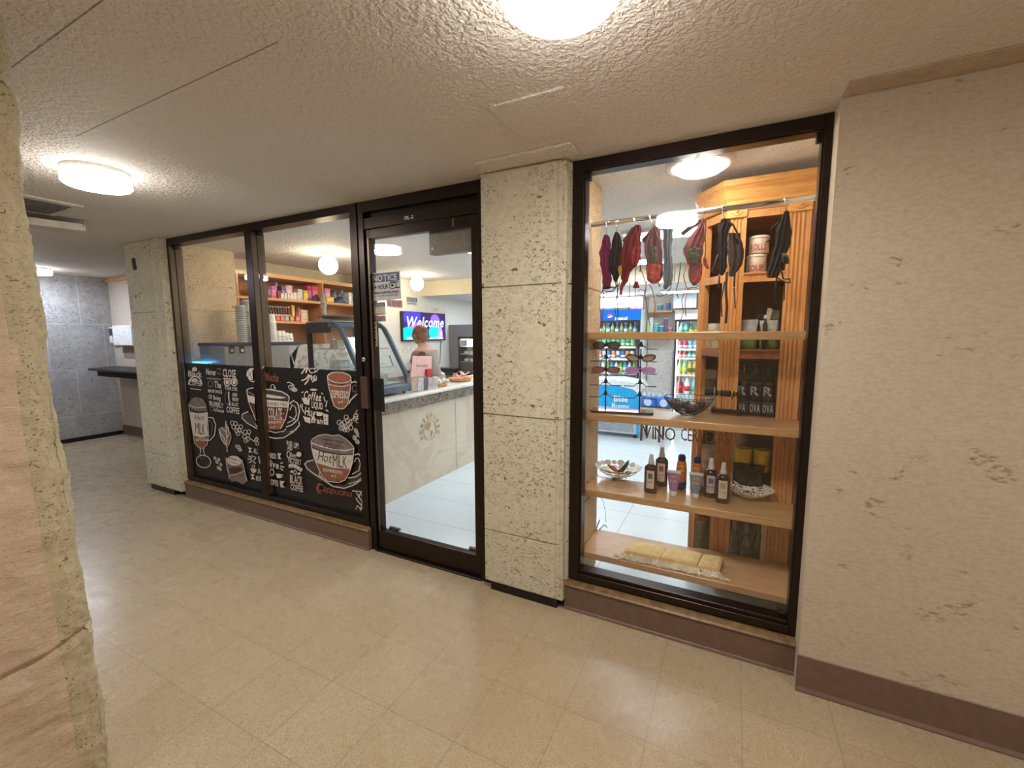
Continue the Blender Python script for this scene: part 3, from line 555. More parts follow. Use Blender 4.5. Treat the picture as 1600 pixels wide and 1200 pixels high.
mb = MB(); mb.box(-.895, .0, .955, -.815, .012, 1.165); mb.box(-.885, .012, 1.0, -.87, .036, 1.02); mb.box(-.885, .012, 1.12, -.87, .036, 1.14); mb.box(-.826, -.006, .955, -.815, .012, 1.165); mb.build('pull_plate', M_black, d1, bevel=.002)
mb = MB(); mb.box(-.50, .09, 1.905, -.175, .15, 2.035); cl = mb.build('door_closer', mat((128, 124, 116), .45, .3), d1, bevel=.004)
MB().box(-.48, .086, 1.93, -.465, .09, 1.945).box(-.37, .086, 2.0, -.345, .09, 2.012).build('closer_screw', M_chrome, cl)
mb = MB(); mb.text('OL-2', (-.625, .0255, 2.105), (1, 0, 0), (0, 0, 1), .02, .07); mb.build('unit_number', M_white, d1)
MB().box(-.29, .0325, 2.03, -.286, .0345, 2.075).build('closer_slot', M_chrome, lf)
mb = MB(); mb.box(-.885, .08, .1365, -.80, .10, .15); mb.box(-.25, .08, .1365, -.18, .10, .15); mb.build('door_shoe', M_black, d1)
mb = MB(); mb.text('954-', (0, 0, 0), (1, 0, 0), (0, 0, 1), 1, bold=False, fn=lambda a, b: at(628 + 20 * a, 551 - 9 * b, y=.0535)); mb.build('phone_lettering', M_white, d1)

def sticker(name, q, bgm, lab, cat, items, Y=.0525, y2=None, border=None):
    # a flat notice stuck on the door glass: q = four pixel corners TL TR BR BL
    def fnq(a, b, k): top = Vector(q[0]).lerp(Vector(q[1]), a); bot = Vector(q[3]).lerp(Vector(q[2]), a); p = bot.lerp(top, b); return at(p.x, p.y, y=Y - k)
    mats_ = [bgm] + [m for m in {id(i[-1]): i[-1] for i in items}.values()]; idx = {id(m): i for i, m in enumerate(mats_)}; idx[id(bgm)] = 0
    mb = MB(); mb.prism([fnq(0, 1, 0), fnq(1, 1, 0), fnq(1, 0, 0), fnq(0, 0, 0)], (0, -.0006, 0), 0)
    k = .0008
    for it in items:
        k += .0002
        if it[0] == 'box': _, a0, b0, a1, b1, m = it; mb.poly([fnq(a0, b1, k), fnq(a1, b1, k), fnq(a1, b0, k), fnq(a0, b0, k)][::-1], idx[id(m)])
        elif it[0] == 'ell': _, ca_, cb, ra, rb, m = it; mb.poly([fnq(ca_ + ra * math.cos(t), cb + rb * math.sin(t), k) for t in [2 * PI * i / 18 for i in range(18)]], idx[id(m)])
        else: _, s_, a0, b0, a1, b1, bd, m = it; mb.text(s_, (0, 0, 0), (1, 0, 0), (0, 0, 1), 1, m=idx[id(m)], bold=bd, fn=lambda a, b, a0=a0, b0=b0, a1=a1, b1=b1, k=k: fnq(a0 + (a1 - a0) * a, b0 + (b1 - b0) * b, k))
    return tag(mb.build(name, mats_), lab, cat)
M_paper = mat((196, 196, 198), .5, key='sign_paper'); M_navy = mat((56, 72, 120), .5, key='sign_blue'); M_inkb = mat((26, 26, 30), .6, key='ink'); M_red = mat((196, 60, 70), .6, key='red_ink'); M_beige = mat((214, 206, 190), .6, key='cream_paper')
sticker('notice_sign', ((577, 427.5), (625, 423), (627, 467), (579, 471)), M_paper, 'large blue and white 24 hour video surveillance notice on the door glass', 'sign', [
    ('box', .05, .66, .96, .97, M_navy), ('t', 'NOTICE', .09, .70, .91, .92, True, M_paper), ('t', '24 HOUR', .08, .41, .60, .57, True, M_inkb), ('ell', .74, .50, .13, .12, M_inkb), ('ell', .74, .50, .105, .095, M_paper), ('ell', .73, .51, .045, .05, M_inkb), ('box', .66, .60, .92, .64, M_inkb), ('box', .82, .40, .97, .44, M_inkb),
    ('t', 'VIDEO SURVEILLANCE', .10, .24, .92, .32, True, M_inkb), ('t', 'ALL ACTIVITIES ARE MONITORED', .12, .14, .9, .19, False, M_inkb)])
sticker('notice_sign', ((579, 474), (601.5, 471.5), (603, 492), (580, 494)), M_beige, 'small black and cream notice on the door glass under the large one', 'sign', [
    ('box', .03, .66, .97, .96, M_inkb), ('t', 'NOTICE', .08, .70, .92, .90, True, M_paper), ('t', 'THIS PROPERTY', .15, .50, .85, .58, False, M_inkb), ('t', 'PROTECTED BY', .18, .37, .82, .45, False, M_inkb), ('t', 'VIDEO', .3, .25, .7, .32, False, M_inkb), ('t', 'SURVEILLANCE', .15, .09, .85, .18, True, M_inkb)])
sticker('door_sticker', ((580, 494.5), (602, 493), (603, 502), (581, 503.5)), mat((140, 126, 124), .5), 'narrow mauve and grey sticker directly below the small notice', 'sticker', [('t', 'NO SMOKING', .08, .5, .75, .8, False, M_red), ('t', 'NO PETS', .08, .15, .7, .42, False, M_inkb)])
sticker('card_sticker', ((580, 504), (588.5, 503.5), (590, 541), (581.5, 542)), M_beige, 'tall narrow sticker strip of payment icons on the door glass edge', 'sticker', [('ell', .5, .88, .26, .05, M_inkb), ('box', .2, .66, .8, .72, M_navy), ('box', .2, .52, .8, .58, M_red), ('ell', .5, .42, .3, .05, mat((210, 110, 60), .5)), ('box', .2, .22, .8, .30, M_inkb), ('box', .2, .08, .8, .14, M_navy)])
sticker('no_refunds_sign', ((604, 468), (628.5, 469), (629, 481.5), (605, 479)), M_paper, 'white sign reading no refunds in red beside the notices on the door', 'sign', [('t', 'NO REFUNDS', .05, .18, .96, .86, True, M_red)])
# ================================================================== LAMPS AND CEILING THINGS
E_cor = emis('lamp_diffuser', (1, .955, .90), LAMP['corridor']); E_lob = emis('lobby_diffuser', (.72, .82, 1), LAMP['lobby']); E_shop = emis('dome_diffuser', (1, .9, .74), LAMP['dome']); E_globe = emis('globe_glass', (1, .84, .58), LAMP['globe']); E_panel = emis('added_panel_diffuser', (.80, .91, 1), LAMP['panel'])
E_side = emis('lamp_side', (1, .96, .91), 3.6)
M_rim = mat((240, 240, 238), .5, key='lamp_rim')
def disc_lamp(loc, r, lab, grp, em):
    t = thing('ceiling_light', lab, 'ceiling light', loc, grp); x, y, z = loc
    MB().lathe((x, y, z - .022), [(r * .97, 0), (r * .985, .022)], 40).build('lamp_rim', M_rim, t)
    MB().lathe((x, y, z - .082), [(.0001, -.004), (r * .6, -.002), (r * .93, .004), (r, .014)], 48).build('diffuser', em, t); MB().lathe((x, y, z - .082), [(r, .0141), (r * 1.001, .05), (r * .98, .06)], 48).build('diffuser_side', E_side, t); return t
disc_lamp((.745, -1.05, CZ), .133, 'round white flush ceiling light at the top edge of the view', None, E_cor)
disc_lamp((-1.725, -.955, CZ), .133, 'round white drum ceiling light beside the rough pillar at left', None, E_cor)
disc_lamp((-6.35, .15, CZ), .13, 'distant bluish ceiling light over the lobby corner', None, E_lob)
for x in (3.0,): disc_lamp((x, -1.6, CZ), .133, 'round ceiling light farther right along the corridor', None, E_cor)
disc_lamp((-4.6, -1.6, CZ), .133, 'round ceiling light hidden behind the rough pillar', None, E_lob)
t = thing('ceiling_light', 'domed glass ceiling light with a silver ring inside the display window', 'ceiling light', (.95, .235, CZ))
MB().lathe((.95, .235, CZ - .05), [(.125, .0), (.147, .006), (.15, .018), (.142, .05)], 40).build('lamp_rim', mat((226, 222, 214), .35, .2), t)
MB().lathe((.95, .235, CZ - .05), [(.0001, -.038), (.05, -.034), (.09, -.022), (.118, -.004), (.126, .004)], 40).build('diffuser', E_shop, t)
MB().tube([(.95 - .01, .235 - .148, CZ - .04), (.95 - .008, .235 - .125, CZ - .06), (.955, .235 - .10, CZ - .068)], .0035).build('lamp_clip', M_chrome, t)
for (x, y), lab in (((-2.50, 1.09), 'glowing globe ceiling light above the glass display case'), ((-2.76, 2.78), 'glowing globe ceiling light farther back, above the welcome screen')):
    t = thing('globe_light', lab, 'ceiling light', (x, y, CZ), 'globe lights over the counter')
    MB().lathe((x, y, CZ - .04), [(.045, 0), (.06, .012), (.075, .04)], 24).build('lamp_base', M_cream, t); MB().ball((x, y, CZ - .125), .09, 24).build('globe', E_globe, t)
for i, (x, y, z) in enumerate([(-.9, 1.7, CZ), (.1, 3.0, CZ), (-1.2, 2.95, CZ), (.6, 1.7, CZ)]):  # unseen panels, added to brighten the shop
    t = thing('added_light_panel', 'added flat white light panel on the shop ceiling', 'ceiling light', (x, y, z), 'added light panels on the shop ceiling')
    MB().box(x - .31, y - .16, z - .03, x + .31, y + .16, z).build('panel_frame', M_rim, t); MB().box(x - .29, y - .14, z - .034, x + .29, y + .14, z - .029).build('diffuser', E_panel, t)
for i, (x, y, z) in enumerate([(-.9, 4.4, 2.04), (.5, 4.5, 2.04), (-2.3, 4.4, 2.04)]):  # further unseen panels, added to light the back of the shop
    t = thing('added_light_panel', 'added flat white light panel on the dropped ceiling at the back', 'ceiling light', (x, y, z), 'added light panels on the dropped ceiling')
    MB().box(x - .31, y - .16, z - .03, x + .31, y + .16, z).build('panel_frame', M_rim, t); MB().box(x - .29, y - .14, z - .034, x + .29, y + .14, z - .029).build('diffuser', E_panel, t)
# corridor vent with deflector
t = thing('ceiling_vent', 'white ceiling air vent with dark slats beside the rough pillar', 'vent', (-2.75, -.80, CZ))
MB().box(-2.98, -1.05, CZ - .012, -2.55, -.72, CZ).build('vent_frame', mat((206, 196, 180), .5), t)
mb = MB()
for i in range(6): mb.box(-2.93 + i * .058, -1.02, CZ - .016, -2.90 + i * .058, -.76, CZ - .010)
mb.build('slat', M_black, t)
t = thing('air_deflector', 'white plastic air deflector hanging under the ceiling vent', 'deflector', (-3.05, -.72, CZ - .06))
mb = MB(); mb.prism([(-3.0, -1.2, CZ - .055), (-3.0, -.56, CZ - .03), (-3.0, -.56, CZ - .075), (-3.0, -1.2, CZ - .10)], (-.012, 0, 0)); mb.prism([(-3.012, -1.2, CZ - .098), (-3.012, -.56, CZ - .073), (-3.32, -.52, CZ - .010), (-3.32, -1.2, CZ - .02)], (0, 0, .004)); mb.build('deflector_plate', mat((226, 220, 208), .45), t)
MB().box(-3.0, -.575, CZ - .05, -2.996, -.57, CZ).build('bracket', M_chrome, t)
tag(MB().box(-3.62, -1.2, CZ - .006, -3.36, -.50, CZ).build('ceiling_patch', mat((206, 194, 176), .6), bevel=.002), 'pale patched square on the ceiling beyond the air vent', 'ceiling patch')
# lobby corner
t = thing('wall_counter', 'black stone shelf counter mounted in the lobby corner', 'counter', (-5.7, .8, .9))
MB().prism([(-6.80, .999, .975), (-6.62, .60, .975), (-4.6, .60, .975), (-4.6, .999, .975)], (0, 0, .03)).build('counter_top', M_black, t, bevel=.006)
MB().prism([(-6.70, .999, .90), (-6.52, .66, .90), (-4.6, .66, .90), (-4.6, .999, .90)], (0, 0, .075)).build('counter_apron', M_blackm, t)
t = thing('paper_dispenser', 'small navy and white dispenser on the lobby wall above the black counter', 'dispenser', (-6.72, .96, 1.33))
MB().box(-6.80, .93, 1.33, -6.64, .999, 1.56).build('dispenser_body', mat((222, 220, 218), .4), t, bevel=.01); MB().box(-6.775, .926, 1.42, -6.66, .932, 1.54).build('dispenser_front', mat((38, 56, 84), .4), t); MB().box(-6.76, .924, 1.35, -6.69, .9262, 1.44).build('paper_slip', M_white, t)
t = thing('first_aid_cabinet', 'plain white wall cabinet beside the dispenser in the lobby corner', 'cabinet', (-6.35, .95, 1.29))
MB().box(-6.60, .90, 1.30, -6.05, .999, 1.58).build('cabinet_body', mat((226, 224, 224), .4), t, bevel=.006); MB().box(-6.585, .893, 1.31, -6.06, .9, 1.57).build('cabinet_door', M_white, t, bevel=.004)
tag(MB().box(-6.58, .993, 1.13, -6.10, .999, 1.29).build('wall_notice', mat((150, 132, 112), .6), bevel=.001), 'tan notice board under the white wall cabinet', 'notice')
struct(MB().box(-6.85, .97, 2.19, -3.8, .999, 2.23).build('trim_7', M_pinez, loc=(0, 0, 0)))

# ================================================================== DISPLAY WINDOW
for z, lab in ((1.408, 'thin oak shelf across the display window, the highest one'), (.975, 'oak shelf holding the sunglasses stand and wire basket'), (.552, 'oak shelf holding the sun lotion bottles')):
    tag(MB().box(.421, .20 if z < 1.4 else .19, z, 1.458, .455 if z < 1.4 else .43, z + .037).build('window_shelf', M_shelf, bevel=.003), lab, 'shelf', 'shelves in the display window')
tag(MB().prism([(.421, .185, .20), (1.458, .185, .20), (1.458, .515, .20), (1.02, .515, .20), (.96, .495, .20), (.421, .495, .20)], (0, 0, .034)).build('window_shelf', mk_wood('laminate_board', (200, 156, 112), (212, 170, 126), 0, .3, .6), bevel=.002), 'wide low board with the fringed blanket, bottom of the display window', 'shelf', 'shelves in the display window')
RL = at(931, 351, y=.27); RR = at(1287, 307, y=.19); RL.x = .421; 
def rod_at(u):
    lo, hi = -.2, 1.3
    for _ in range(40):
        k = (lo + hi) / 2; p = RL.lerp(RR, k); d = p - EYE; uu = 800 + FPX * d.dot(R) / d.dot(F)
        if uu < u: lo = k
        else: hi = k
    return RL.lerp(RR, lo)
t = thing('clothes_rail', 'chrome rail across the top of the display window', 'rail', RL.lerp(RR, .5))
RR2 = RL + (RR - RL) * ((1.457 - RL.x) / (RR.x - RL.x))
MB().tube([RL, RR2], .0125, 16).build('rail_tube', M_chrome, t); MB().tube([RL + Vector((0, 0, 0)), RL + Vector((.006, 0, 0))], .028, 20).build('rail_flange', mat((232, 228, 220), .4), t)

M_clip = mat((216, 214, 212), .2, .9, key='clip')
def cloth_mb(rows, Yc, folds=3, amp=.006, thick=.018, ph=0.0):
    mb = MB(); rows = [tuple(r) for r in rows]
    def fn(a, b):
        j = b * (len(rows) - 1); i = min(int(j), len(rows) - 2); f = j - i; v, l, r = [rows[i][k] + (rows[i + 1][k] - rows[i][k]) * f for k in range(3)]
        l += 2.2 * noise.noise(Vector((v * .09, ph, 1))) + .9 * noise.noise(Vector((v * .3, ph, 4))); r += 2.2 * noise.noise(Vector((v * .09, ph, 7))) + .9 * noise.noise(Vector((v * .3, ph, 9)))
        s_ = a * 2 if a <= .5 else 2 - a * 2; side = -1 if a <= .5 else 1
        p = at(l + (r - l) * s_, v, y=Yc); p.y += side * thick * math.sin(PI * s_) * (.5 + .35 * noise.noise(Vector((s_ * 3, b * 5, ph)))) + .004 * noise.noise(Vector((s_ * 7, b * 11, ph))) + amp * math.sin(s_ * folds * 2 * PI + ph + b * 2) * math.sin(PI * s_) * (1 if side < 0 else .6); return p
    mb.grid(fn, 36, 24); return mb
def garment(name, lab, hook, mc, rows, straps=(), bars=(), extra=(), hookm=True, folds=3, grp='swimwear hanging on the rail'):
    P = rod_at(hook[0]); Yc = P.y; t = thing(name, lab, 'swimwear', P, grp)
    cloth_mb(rows, Yc, folds, ph=hook[0]).build('fabric_panel', mc, t)
    h = [P + Vector((0, .013, 0)), P + Vector((0, .008, .013)), P + Vector((0, -.008, .0135)), P + Vector((0, -.0145, .002))] + [at(hook[0] + (rows[0][1] + rows[0][2] - 2 * hook[0]) * .25, hook[1] + 6, y=Yc - .012), at((rows[0][1] + rows[0][2]) / 2, rows[0][0] + 4, y=Yc)]
    MB().tube(h, .0022).build('hanger_hook', M_clip, t)
    for q, m_, r_ in straps: MB().tube([at(*p, y=Yc - .010) for p in q], r_, 6).build('strap', m_, t)
    for q in bars:
        a, b = at(*q[0], y=Yc + .006), at(*q[1], y=Yc + .02); MB().tube([a, b], .011, 6, flat=(0, 0, 1)).build('hanger_bar', mat((104, 96, 94), .4, .1), t)
    for rws, m_ in extra: cloth_mb(rws, Yc - .014, 2, .004, .012).build('fabric_panel', m_, t)
    return t
mg = mat((118, 26, 78), .7); bk = mat((26, 22, 26), .75); rd = mat((116, 26, 34), .7); rd2 = mat((140, 38, 44), .7); ro = mat((128, 88, 94), .7); gn = mat((96, 98, 84), .7); gy = mat((112, 122, 132), .7); cr = mat((176, 80, 72), .7); pk = mat((140, 84, 88), .7); br = mat((66, 54, 52), .55, var=.25); lace = mat((44, 38, 40), .7, var=.3); gold = mat((214, 176, 80), .3, .7); gr = mat((52, 48, 52), .7)
garment('swimsuit', 'magenta swimsuit hanging first from the left on the rail', (948, 350), mg, [(367, 944, 950), (378, 940, 953), (395, 937, 954), (412, 937, 953), (425, 941, 955), (438, 942, 956), (450, 941, 953), (452, 942, 950)], [([(952, 370), (954, 385), (951, 390), (947, 380)], mg, .003), ([(943, 450), (938, 462), (937, 480), (940, 500), (936, 520)], rd, .0022), ([(942, 452), (944, 470), (941, 495), (942, 515)], rd, .0022)])
garment('swimsuit', 'black bikini hanging between the magenta and the dark red ones', (963, 350), bk, [(363, 961, 967), (372, 957, 971), (385, 955, 972), (405, 951, 971), (420, 950, 970), (432, 957, 967), (440, 960, 966)], [([(961, 438), (963, 448), (958, 455), (948, 456), (942, 452), (948, 448), (960, 450), (968, 444)], bk, .0028), ([(964, 440), (965, 455), (964, 470), (966, 495)], bk, .0026), ([(968, 440), (964, 462), (960, 480), (964, 500)], bk, .002)], extra=[([(415, 966, 971), (420, 965, 972), (430, 969, 973)], gold)])
garment('swimsuit', 'dark red bikini clipped beside a slanted grey hanger bar', (990, 345), rd, [(352, 992, 1001), (362, 985, 1002), (375, 975, 1002), (395, 970, 1001), (412, 969, 998), (425, 969, 985), (435, 970, 982), (440, 973, 980)], [([(993, 356), (996, 372), (999, 392), (1001, 412), (1000, 425)], rd2, .0026), ([(994, 414), (992, 440), (993, 470)], rd, .002), ([(998, 412), (1005, 430), (1010, 445), (1006, 462), (995, 460), (1000, 452), (1010, 455)], rd2, .002), ([(984, 442), (983, 465), (982, 485)], rd, .002)], [((990, 356), (974, 378))], [([(385, 985, 1001), (400, 984, 999), (414, 986, 996)], rd2), ([(440, 991, 996), (450, 989, 1000)], rd2), ([(440, 970, 980), (450, 968, 974), (461, 969, 971)], rd2)])
garment('swimsuit', 'mauve bikini with coral flowers, fourth garment on the rail', (1015, 345), ro, [(356, 1022, 1029), (364, 1014, 1032), (378, 1007, 1034), (395, 1007, 1034), (412, 1010, 1036), (428, 1009, 1036), (438, 1012, 1033), (443, 1017, 1026)], [([(1024, 358), (1029, 375), (1034, 395), (1033, 415)], pk, .003), ([(1010, 440), (1008, 460), (1012, 490), (1016, 510)], pk, .002), ([(1014, 443), (1020, 455), (1024, 480), (1020, 505)], pk, .0018), ([(1028, 440), (1031, 448)], ro, .003)], [((1025, 354), (1004, 377))], [([(412, 1011, 1033), (425, 1010, 1034), (436, 1014, 1031), (442, 1018, 1025)], cr), ([(385, 1016, 1026), (400, 1016, 1027), (412, 1018, 1024)], gn), ([(428, 1016, 1021), (432, 1015, 1022), (437, 1017, 1020)], gold)])
garment('swimsuit', 'blue grey bikini hanging behind the mauve one', (1045, 340), gy, [(355, 1036, 1052), (370, 1036, 1051), (392, 1037, 1049), (415, 1038, 1051), (432, 1036, 1052), (445, 1037, 1048), (452, 1037, 1042)], [([(1050, 438), (1048, 450), (1040, 460), (1030, 463), (1026, 461)], gy, .0032), ([(1055, 355), (1058, 380), (1056, 410), (1053, 440)], mat((206, 204, 204), .6), .003), ([(1037, 352), (1046, 348), (1052, 352)], cr, .004)])
garment('swimsuit', 'dusty pink bikini with a tassel clipped on a slanted bar', (1098, 335), pk, [(343, 1097, 1103), (355, 1090, 1103), (370, 1078, 1102), (388, 1067, 1099), (402, 1070, 1097), (416, 1076, 1097), (430, 1075, 1096), (440, 1078, 1092), (446, 1082, 1087)], [([(1100, 348), (1102, 370), (1102, 395), (1101, 408)], pk, .0028), ([(1074, 412), (1068, 430), (1072, 448), (1080, 456), (1092, 452), (1088, 449), (1076, 450)], cr, .0022), ([(1072, 450), (1065, 470), (1068, 488), (1062, 505)], cr, .002), ([(1074, 452), (1070, 475), (1072, 495)], pk, .002), ([(1064, 410), (1060, 440), (1056, 455), (1060, 466)], gr, .0022)], [((1096, 343), (1065, 366))], [([(386, 1074, 1095), (400, 1075, 1095), (412, 1080, 1092)], gn), ([(420, 1090, 1097), (432, 1088, 1096), (442, 1080, 1092)], cr), ([(402, 1099, 1103), (415, 1098, 1106), (420, 1104, 1109)], cr)])
garment('swimsuit', 'brown and black lace bikini hanging in front of the cabinet post', (1128, 334), lace, [(342, 1128, 1140), (352, 1121, 1143), (370, 1122, 1137), (392, 1122, 1137), (412, 1121, 1136), (424, 1122, 1134), (430, 1124, 1130)], [([(1122, 398), (1117, 412), (1112, 424), (1118, 427)], br, .004), ([(1124, 428), (1123, 450)], br, .004), ([(1136, 425), (1134, 450), (1136, 480), (1134, 505)], lace, .0055), ([(1132, 440), (1127, 470), (1128, 495)], lace, .003), ([(1148, 428), (1147, 448)], br, .004), ([(1147, 450), (1149, 482)], br, .003), ([(1138, 345), (1146, 352), (1152, 365)], bk, .004)], extra=[([(364, 1138, 1156), (378, 1137, 1160), (395, 1138, 1163), (412, 1138, 1160), (425, 1139, 1152), (432, 1140, 1146)], br), ([(365, 1141, 1157), (375, 1140, 1157), (380, 1142, 1156)], bk)])
garment('swimsuit', 'plain black swimsuit with a gold clasp, last on the rail at right', (1226, 316), bk, [(330, 1226, 1233), (345, 1218, 1235), (362, 1212, 1237), (380, 1211, 1236), (400, 1206, 1228), (418, 1200, 1222), (432, 1197, 1216), (434, 1199, 1212)], [([(1219, 345), (1208, 354), (1205, 362), (1212, 364)], bk, .004), ([(1214, 432), (1211, 450), (1210, 470)], bk, .003), ([(1218, 412), (1224, 436), (1234, 436), (1235, 442), (1226, 441), (1214, 434)], bk, .0032), ([(1226, 440), (1225, 470)], bk, .0026), ([(1208, 372), (1197, 378)], bk, .003)], extra=[([(396, 1222, 1229), (402, 1222, 1230)], gold), ([(398, 1220, 1231), (408, 1221, 1233), (412, 1224, 1233)], gr)])

# sunglasses display stand
Zs = 1.012; pA = at(946, 630, y=.335); pB = at(999, 632, y=.365); pA.z = pB.z = Zs
t = thing('sunglasses_stand', 'black sunglasses stand with two posts and a glossy base on the oak shelf', 'stand', pA.lerp(pB, .5))
c0 = at(919, 643, z=Zs); c1 = at(1019, 649, z=Zs); ba = []
mb = MB(); dirx = (pB - pA).normalized(); diry = Vector((-dirx.y, dirx.x, 0)); mid = pA.lerp(pB, .5) - diry * .035
ba = [mid + dirx * (sx * .165) + diry * (sy * .06) for sx, sy in ((-1, -.8), (-.94, -1), (.94, -1), (1, -.8), (1, .8), (.94, 1), (-.94, 1), (-1, .8))]
mb.prism(ba, (0, 0, .012)); mb.build('stand_base', mat((30, 26, 26), .06, 0, .02, coat=1.0), t, bevel=.002)
arms = []
for P in (pA, pB):
    MB().tube([P + Vector((0, 0, .01)), P + Vector((0, 0, .345))], .0035, 8).build('post', M_black, t)
for ti in range(5):
    z = Zs + .075 + ti * .067
    for P in (pA, pB):
        a = P + Vector((0, 0, z - Zs))
        MB().tube([a - dirx * .085 - diry * .01, a - dirx * .03 - diry * .01, a - dirx * .018 + Vector((0, 0, .014)) - diry * .008, a + Vector((0, 0, .017)) - diry * .006, a + dirx * .018 + Vector((0, 0, .014)) - diry * .008, a + dirx * .03 - diry * .01, a + dirx * .085 - diry * .01], .0026, 6).build('arm', M_black, t)
        MB().prism([a + dirx * -.013 + Vector((0, 0, .012)), a + dirx * .013 + Vector((0, 0, .012)), a + dirx * .004 + Vector((0, 0, .04)), a + dirx * -.004 + Vector((0, 0, .04))], diry * -.009).build('nose_block', M_black, t)
        arms.append(a)
def sunglasses(a, lab, fc, lc, w=.062, h=.036, shape='square'):
    o = a + Vector((0, 0, .020)) - diry * .022; t = thing('sunglasses', lab, 'sunglasses', o, 'sunglasses on the stand'); mf = mat(fc, .25, 0, .12); ml = mat(lc, .12, 0, .03, alpha=.75)
    for s in (-1, 1):
        cx = o + dirx * s * (w / 2 + .009); e = 2.6 if shape == 'square' else 2.0
        pt = lambda k, rr: cx + dirx * (math.copysign(abs(math.cos(k)) ** (2 / e), math.cos(k)) * w / 2 * rr) + Vector((0, 0, math.copysign(abs(math.sin(k)) ** (2 / e), math.sin(k)) * h / 2 * rr + (.006 * s * math.cos(k) if shape == 'cat' else 0)))
        MB().tube([pt(2 * PI * i / 24, 1) for i in range(24)], .0032, 6, closed=True).build('rim', mf, t)
        q = [pt(2 * PI * i / 24, .97) for i in range(24)]; MB().prism(q, diry * .0015).build('lens', ml, t)
        hp = cx + dirx * s * w / 2 + Vector((0, 0, .008)); MB().tube([hp, hp + diry * .02, hp + diry * .07 - Vector((0, 0, .004)), hp + diry * .10 - dirx * s * .01 - Vector((0, 0, .022))], .0026, 6).build('temple', mf, t)
    MB().tube([o - dirx * .011 + Vector((0, 0, .006)), o + Vector((0, 0, .010)), o + dirx * .011 + Vector((0, 0, .006))], .003, 6).build('bridge', mf, t)
sunglasses(arms[8], 'brown tortoiseshell sunglasses, top left of the stand', (92, 56, 40), (120, 86, 60))
sunglasses(arms[7], 'black cat eye sunglasses with amber lenses, right post of the stand', (30, 24, 24), (196, 160, 120), .066, .034, 'cat')
sunglasses(arms[4], 'red brown rectangular sunglasses, third tier at left of the stand', (122, 52, 40), (150, 92, 84), .064, .032)
sunglasses(arms[5], 'pink lilac rectangular sunglasses, third tier at right of the stand', (206, 130, 196), (196, 150, 206), .066, .034)

# wire basket with shells
bc = at(1073, 651, z=Zs); bc.y += .06
t = thing('wire_basket', 'dark wire bowl filled with shells on the middle oak shelf', 'basket', bc); mw = mat((74, 60, 52), .35, .8)
rb = .125; prof = [(.035, .0), (.06, .012), (.085, .032), (.105, .058), (rb, .092)]
mb = MB()
for r_, z_ in prof: mb.tube([bc + Vector((r_ * math.cos(k * PI / 16), r_ * .8 * math.sin(k * PI / 16), z_ + .003)) for k in range(32)], .002, 5, closed=True)
for k in range(36): mb.tube([bc + Vector((r_ * math.cos(k * PI / 18 + j * .06), r_ * .8 * math.sin(k * PI / 18 + j * .06), z_ + .003)) for j, (r_, z_) in enumerate(prof)], .0014, 4)
mb.build('wire_mesh', mw, t)
random.seed(3); shells = []
for i, (dx, dy, dz, c_) in enumerate([(-.045, -.01, .045, (58, 46, 42)), (-.015, .02, .05, (96, 78, 62)), (.03, -.015, .042, (120, 98, 76)), (.06, .01, .055, (74, 60, 52)), (.01, -.035, .035, (52, 42, 40)), (-.07, .015, .06, (84, 68, 56))]):
    c_ = mat(c_, .4, 0, .2); o = bc + Vector((dx, dy, dz)); mb = MB(); a = random.random() * 3; d = Vector((math.cos(a), math.sin(a) * .5, .25 * math.sin(a * 3))).normalized()
    pts = [o + d * (-.034 + .068 * j / 14) for j in range(15)]; mb.tube(pts, [.0215 * math.sin(PI * (j + .7) / 15.5) * (1 + .16 * (-1) ** j) for j in range(15)], 10); tag(mb.build('seashell', c_), 'small dark ridged seashell lying in the dark wire bowl', 'shell', 'shells in the wire bowl')

# jewellery T-stands
def tbar(base, w1, z, r, lab, post=True): pass
bs = at(1138, 646, z=Zs); bs.y += .02; bs.x += .0
t = thing('bracelet_stand', 'black velvet bracelet stand with an upper and a lower bar', 'stand', bs); mv = mat((22, 20, 24), .85)
MB().box(bs.x - .085, bs.y - .04, Zs, bs.x + .06, bs.y + .05, Zs + .022).build('stand_base', mv, t, bevel=.006, seg=2)
MB().box(bs.x - .012 - .05, bs.y - .012, Zs + .02, bs.x - .012 - .02, bs.y + .012, Zs + .10).box(bs.x + .01, bs.y + .012, Zs + .02, bs.x + .04, bs.y + .04, Zs + .215).build('post', mv, t, bevel=.003)
def bar(u0, v0, u1, v1, Y, r):
    a, b = at(u0, v0, y=Y), at(u1, v1, y=Y); MB().tube([a, a.lerp(b, .03), a.lerp(b, .5), a.lerp(b, .97), b], [r * .8, r, r, r, r * .8], 18).build('velvet_bar', mv, t); return a, b
u0, u1 = bar(1125, 571, 1187, 572, bs.y + .026, .022); l0, l1 = bar(1101, 612, 1158, 616, bs.y, .021)
MB().tube([l0.lerp(l1, .55), Vector((bs.x - .035, bs.y, Zs + .1))], .014, 8).build('post', mv, t)
def bangle(c_, d, r, m_, w_, lab, name='bangle'):
    x = d.orthogonal().normalized(); y = d.cross(x); tag(MB().tube([c_ + (x * math.cos(k * PI / 14) + y * math.sin(k * PI / 14)) * r + Vector((0, 0, -.004)) for k in range(28)], w_, 6, closed=True).build(name, m_), lab, 'bracelet', 'bracelets on the velvet stand')
du = (u1 - u0).normalized(); sv = mat((220, 216, 210), .2, .9); go = mat((206, 164, 96), .25, .8)
for k, lab in ((.04, 'silver hoop bangle at the left end of the upper velvet bar'), (.2, 'silver hoop bangle, second from left on the upper velvet bar'), (.36, 'silver hoop bangle, third from left on the upper velvet bar'), (.62, 'silver hoop bangle, fourth from left on the upper velvet bar')): bangle(u0.lerp(u1, k) - Vector((0, 0, .006)), du, .031, sv, .0016, lab)
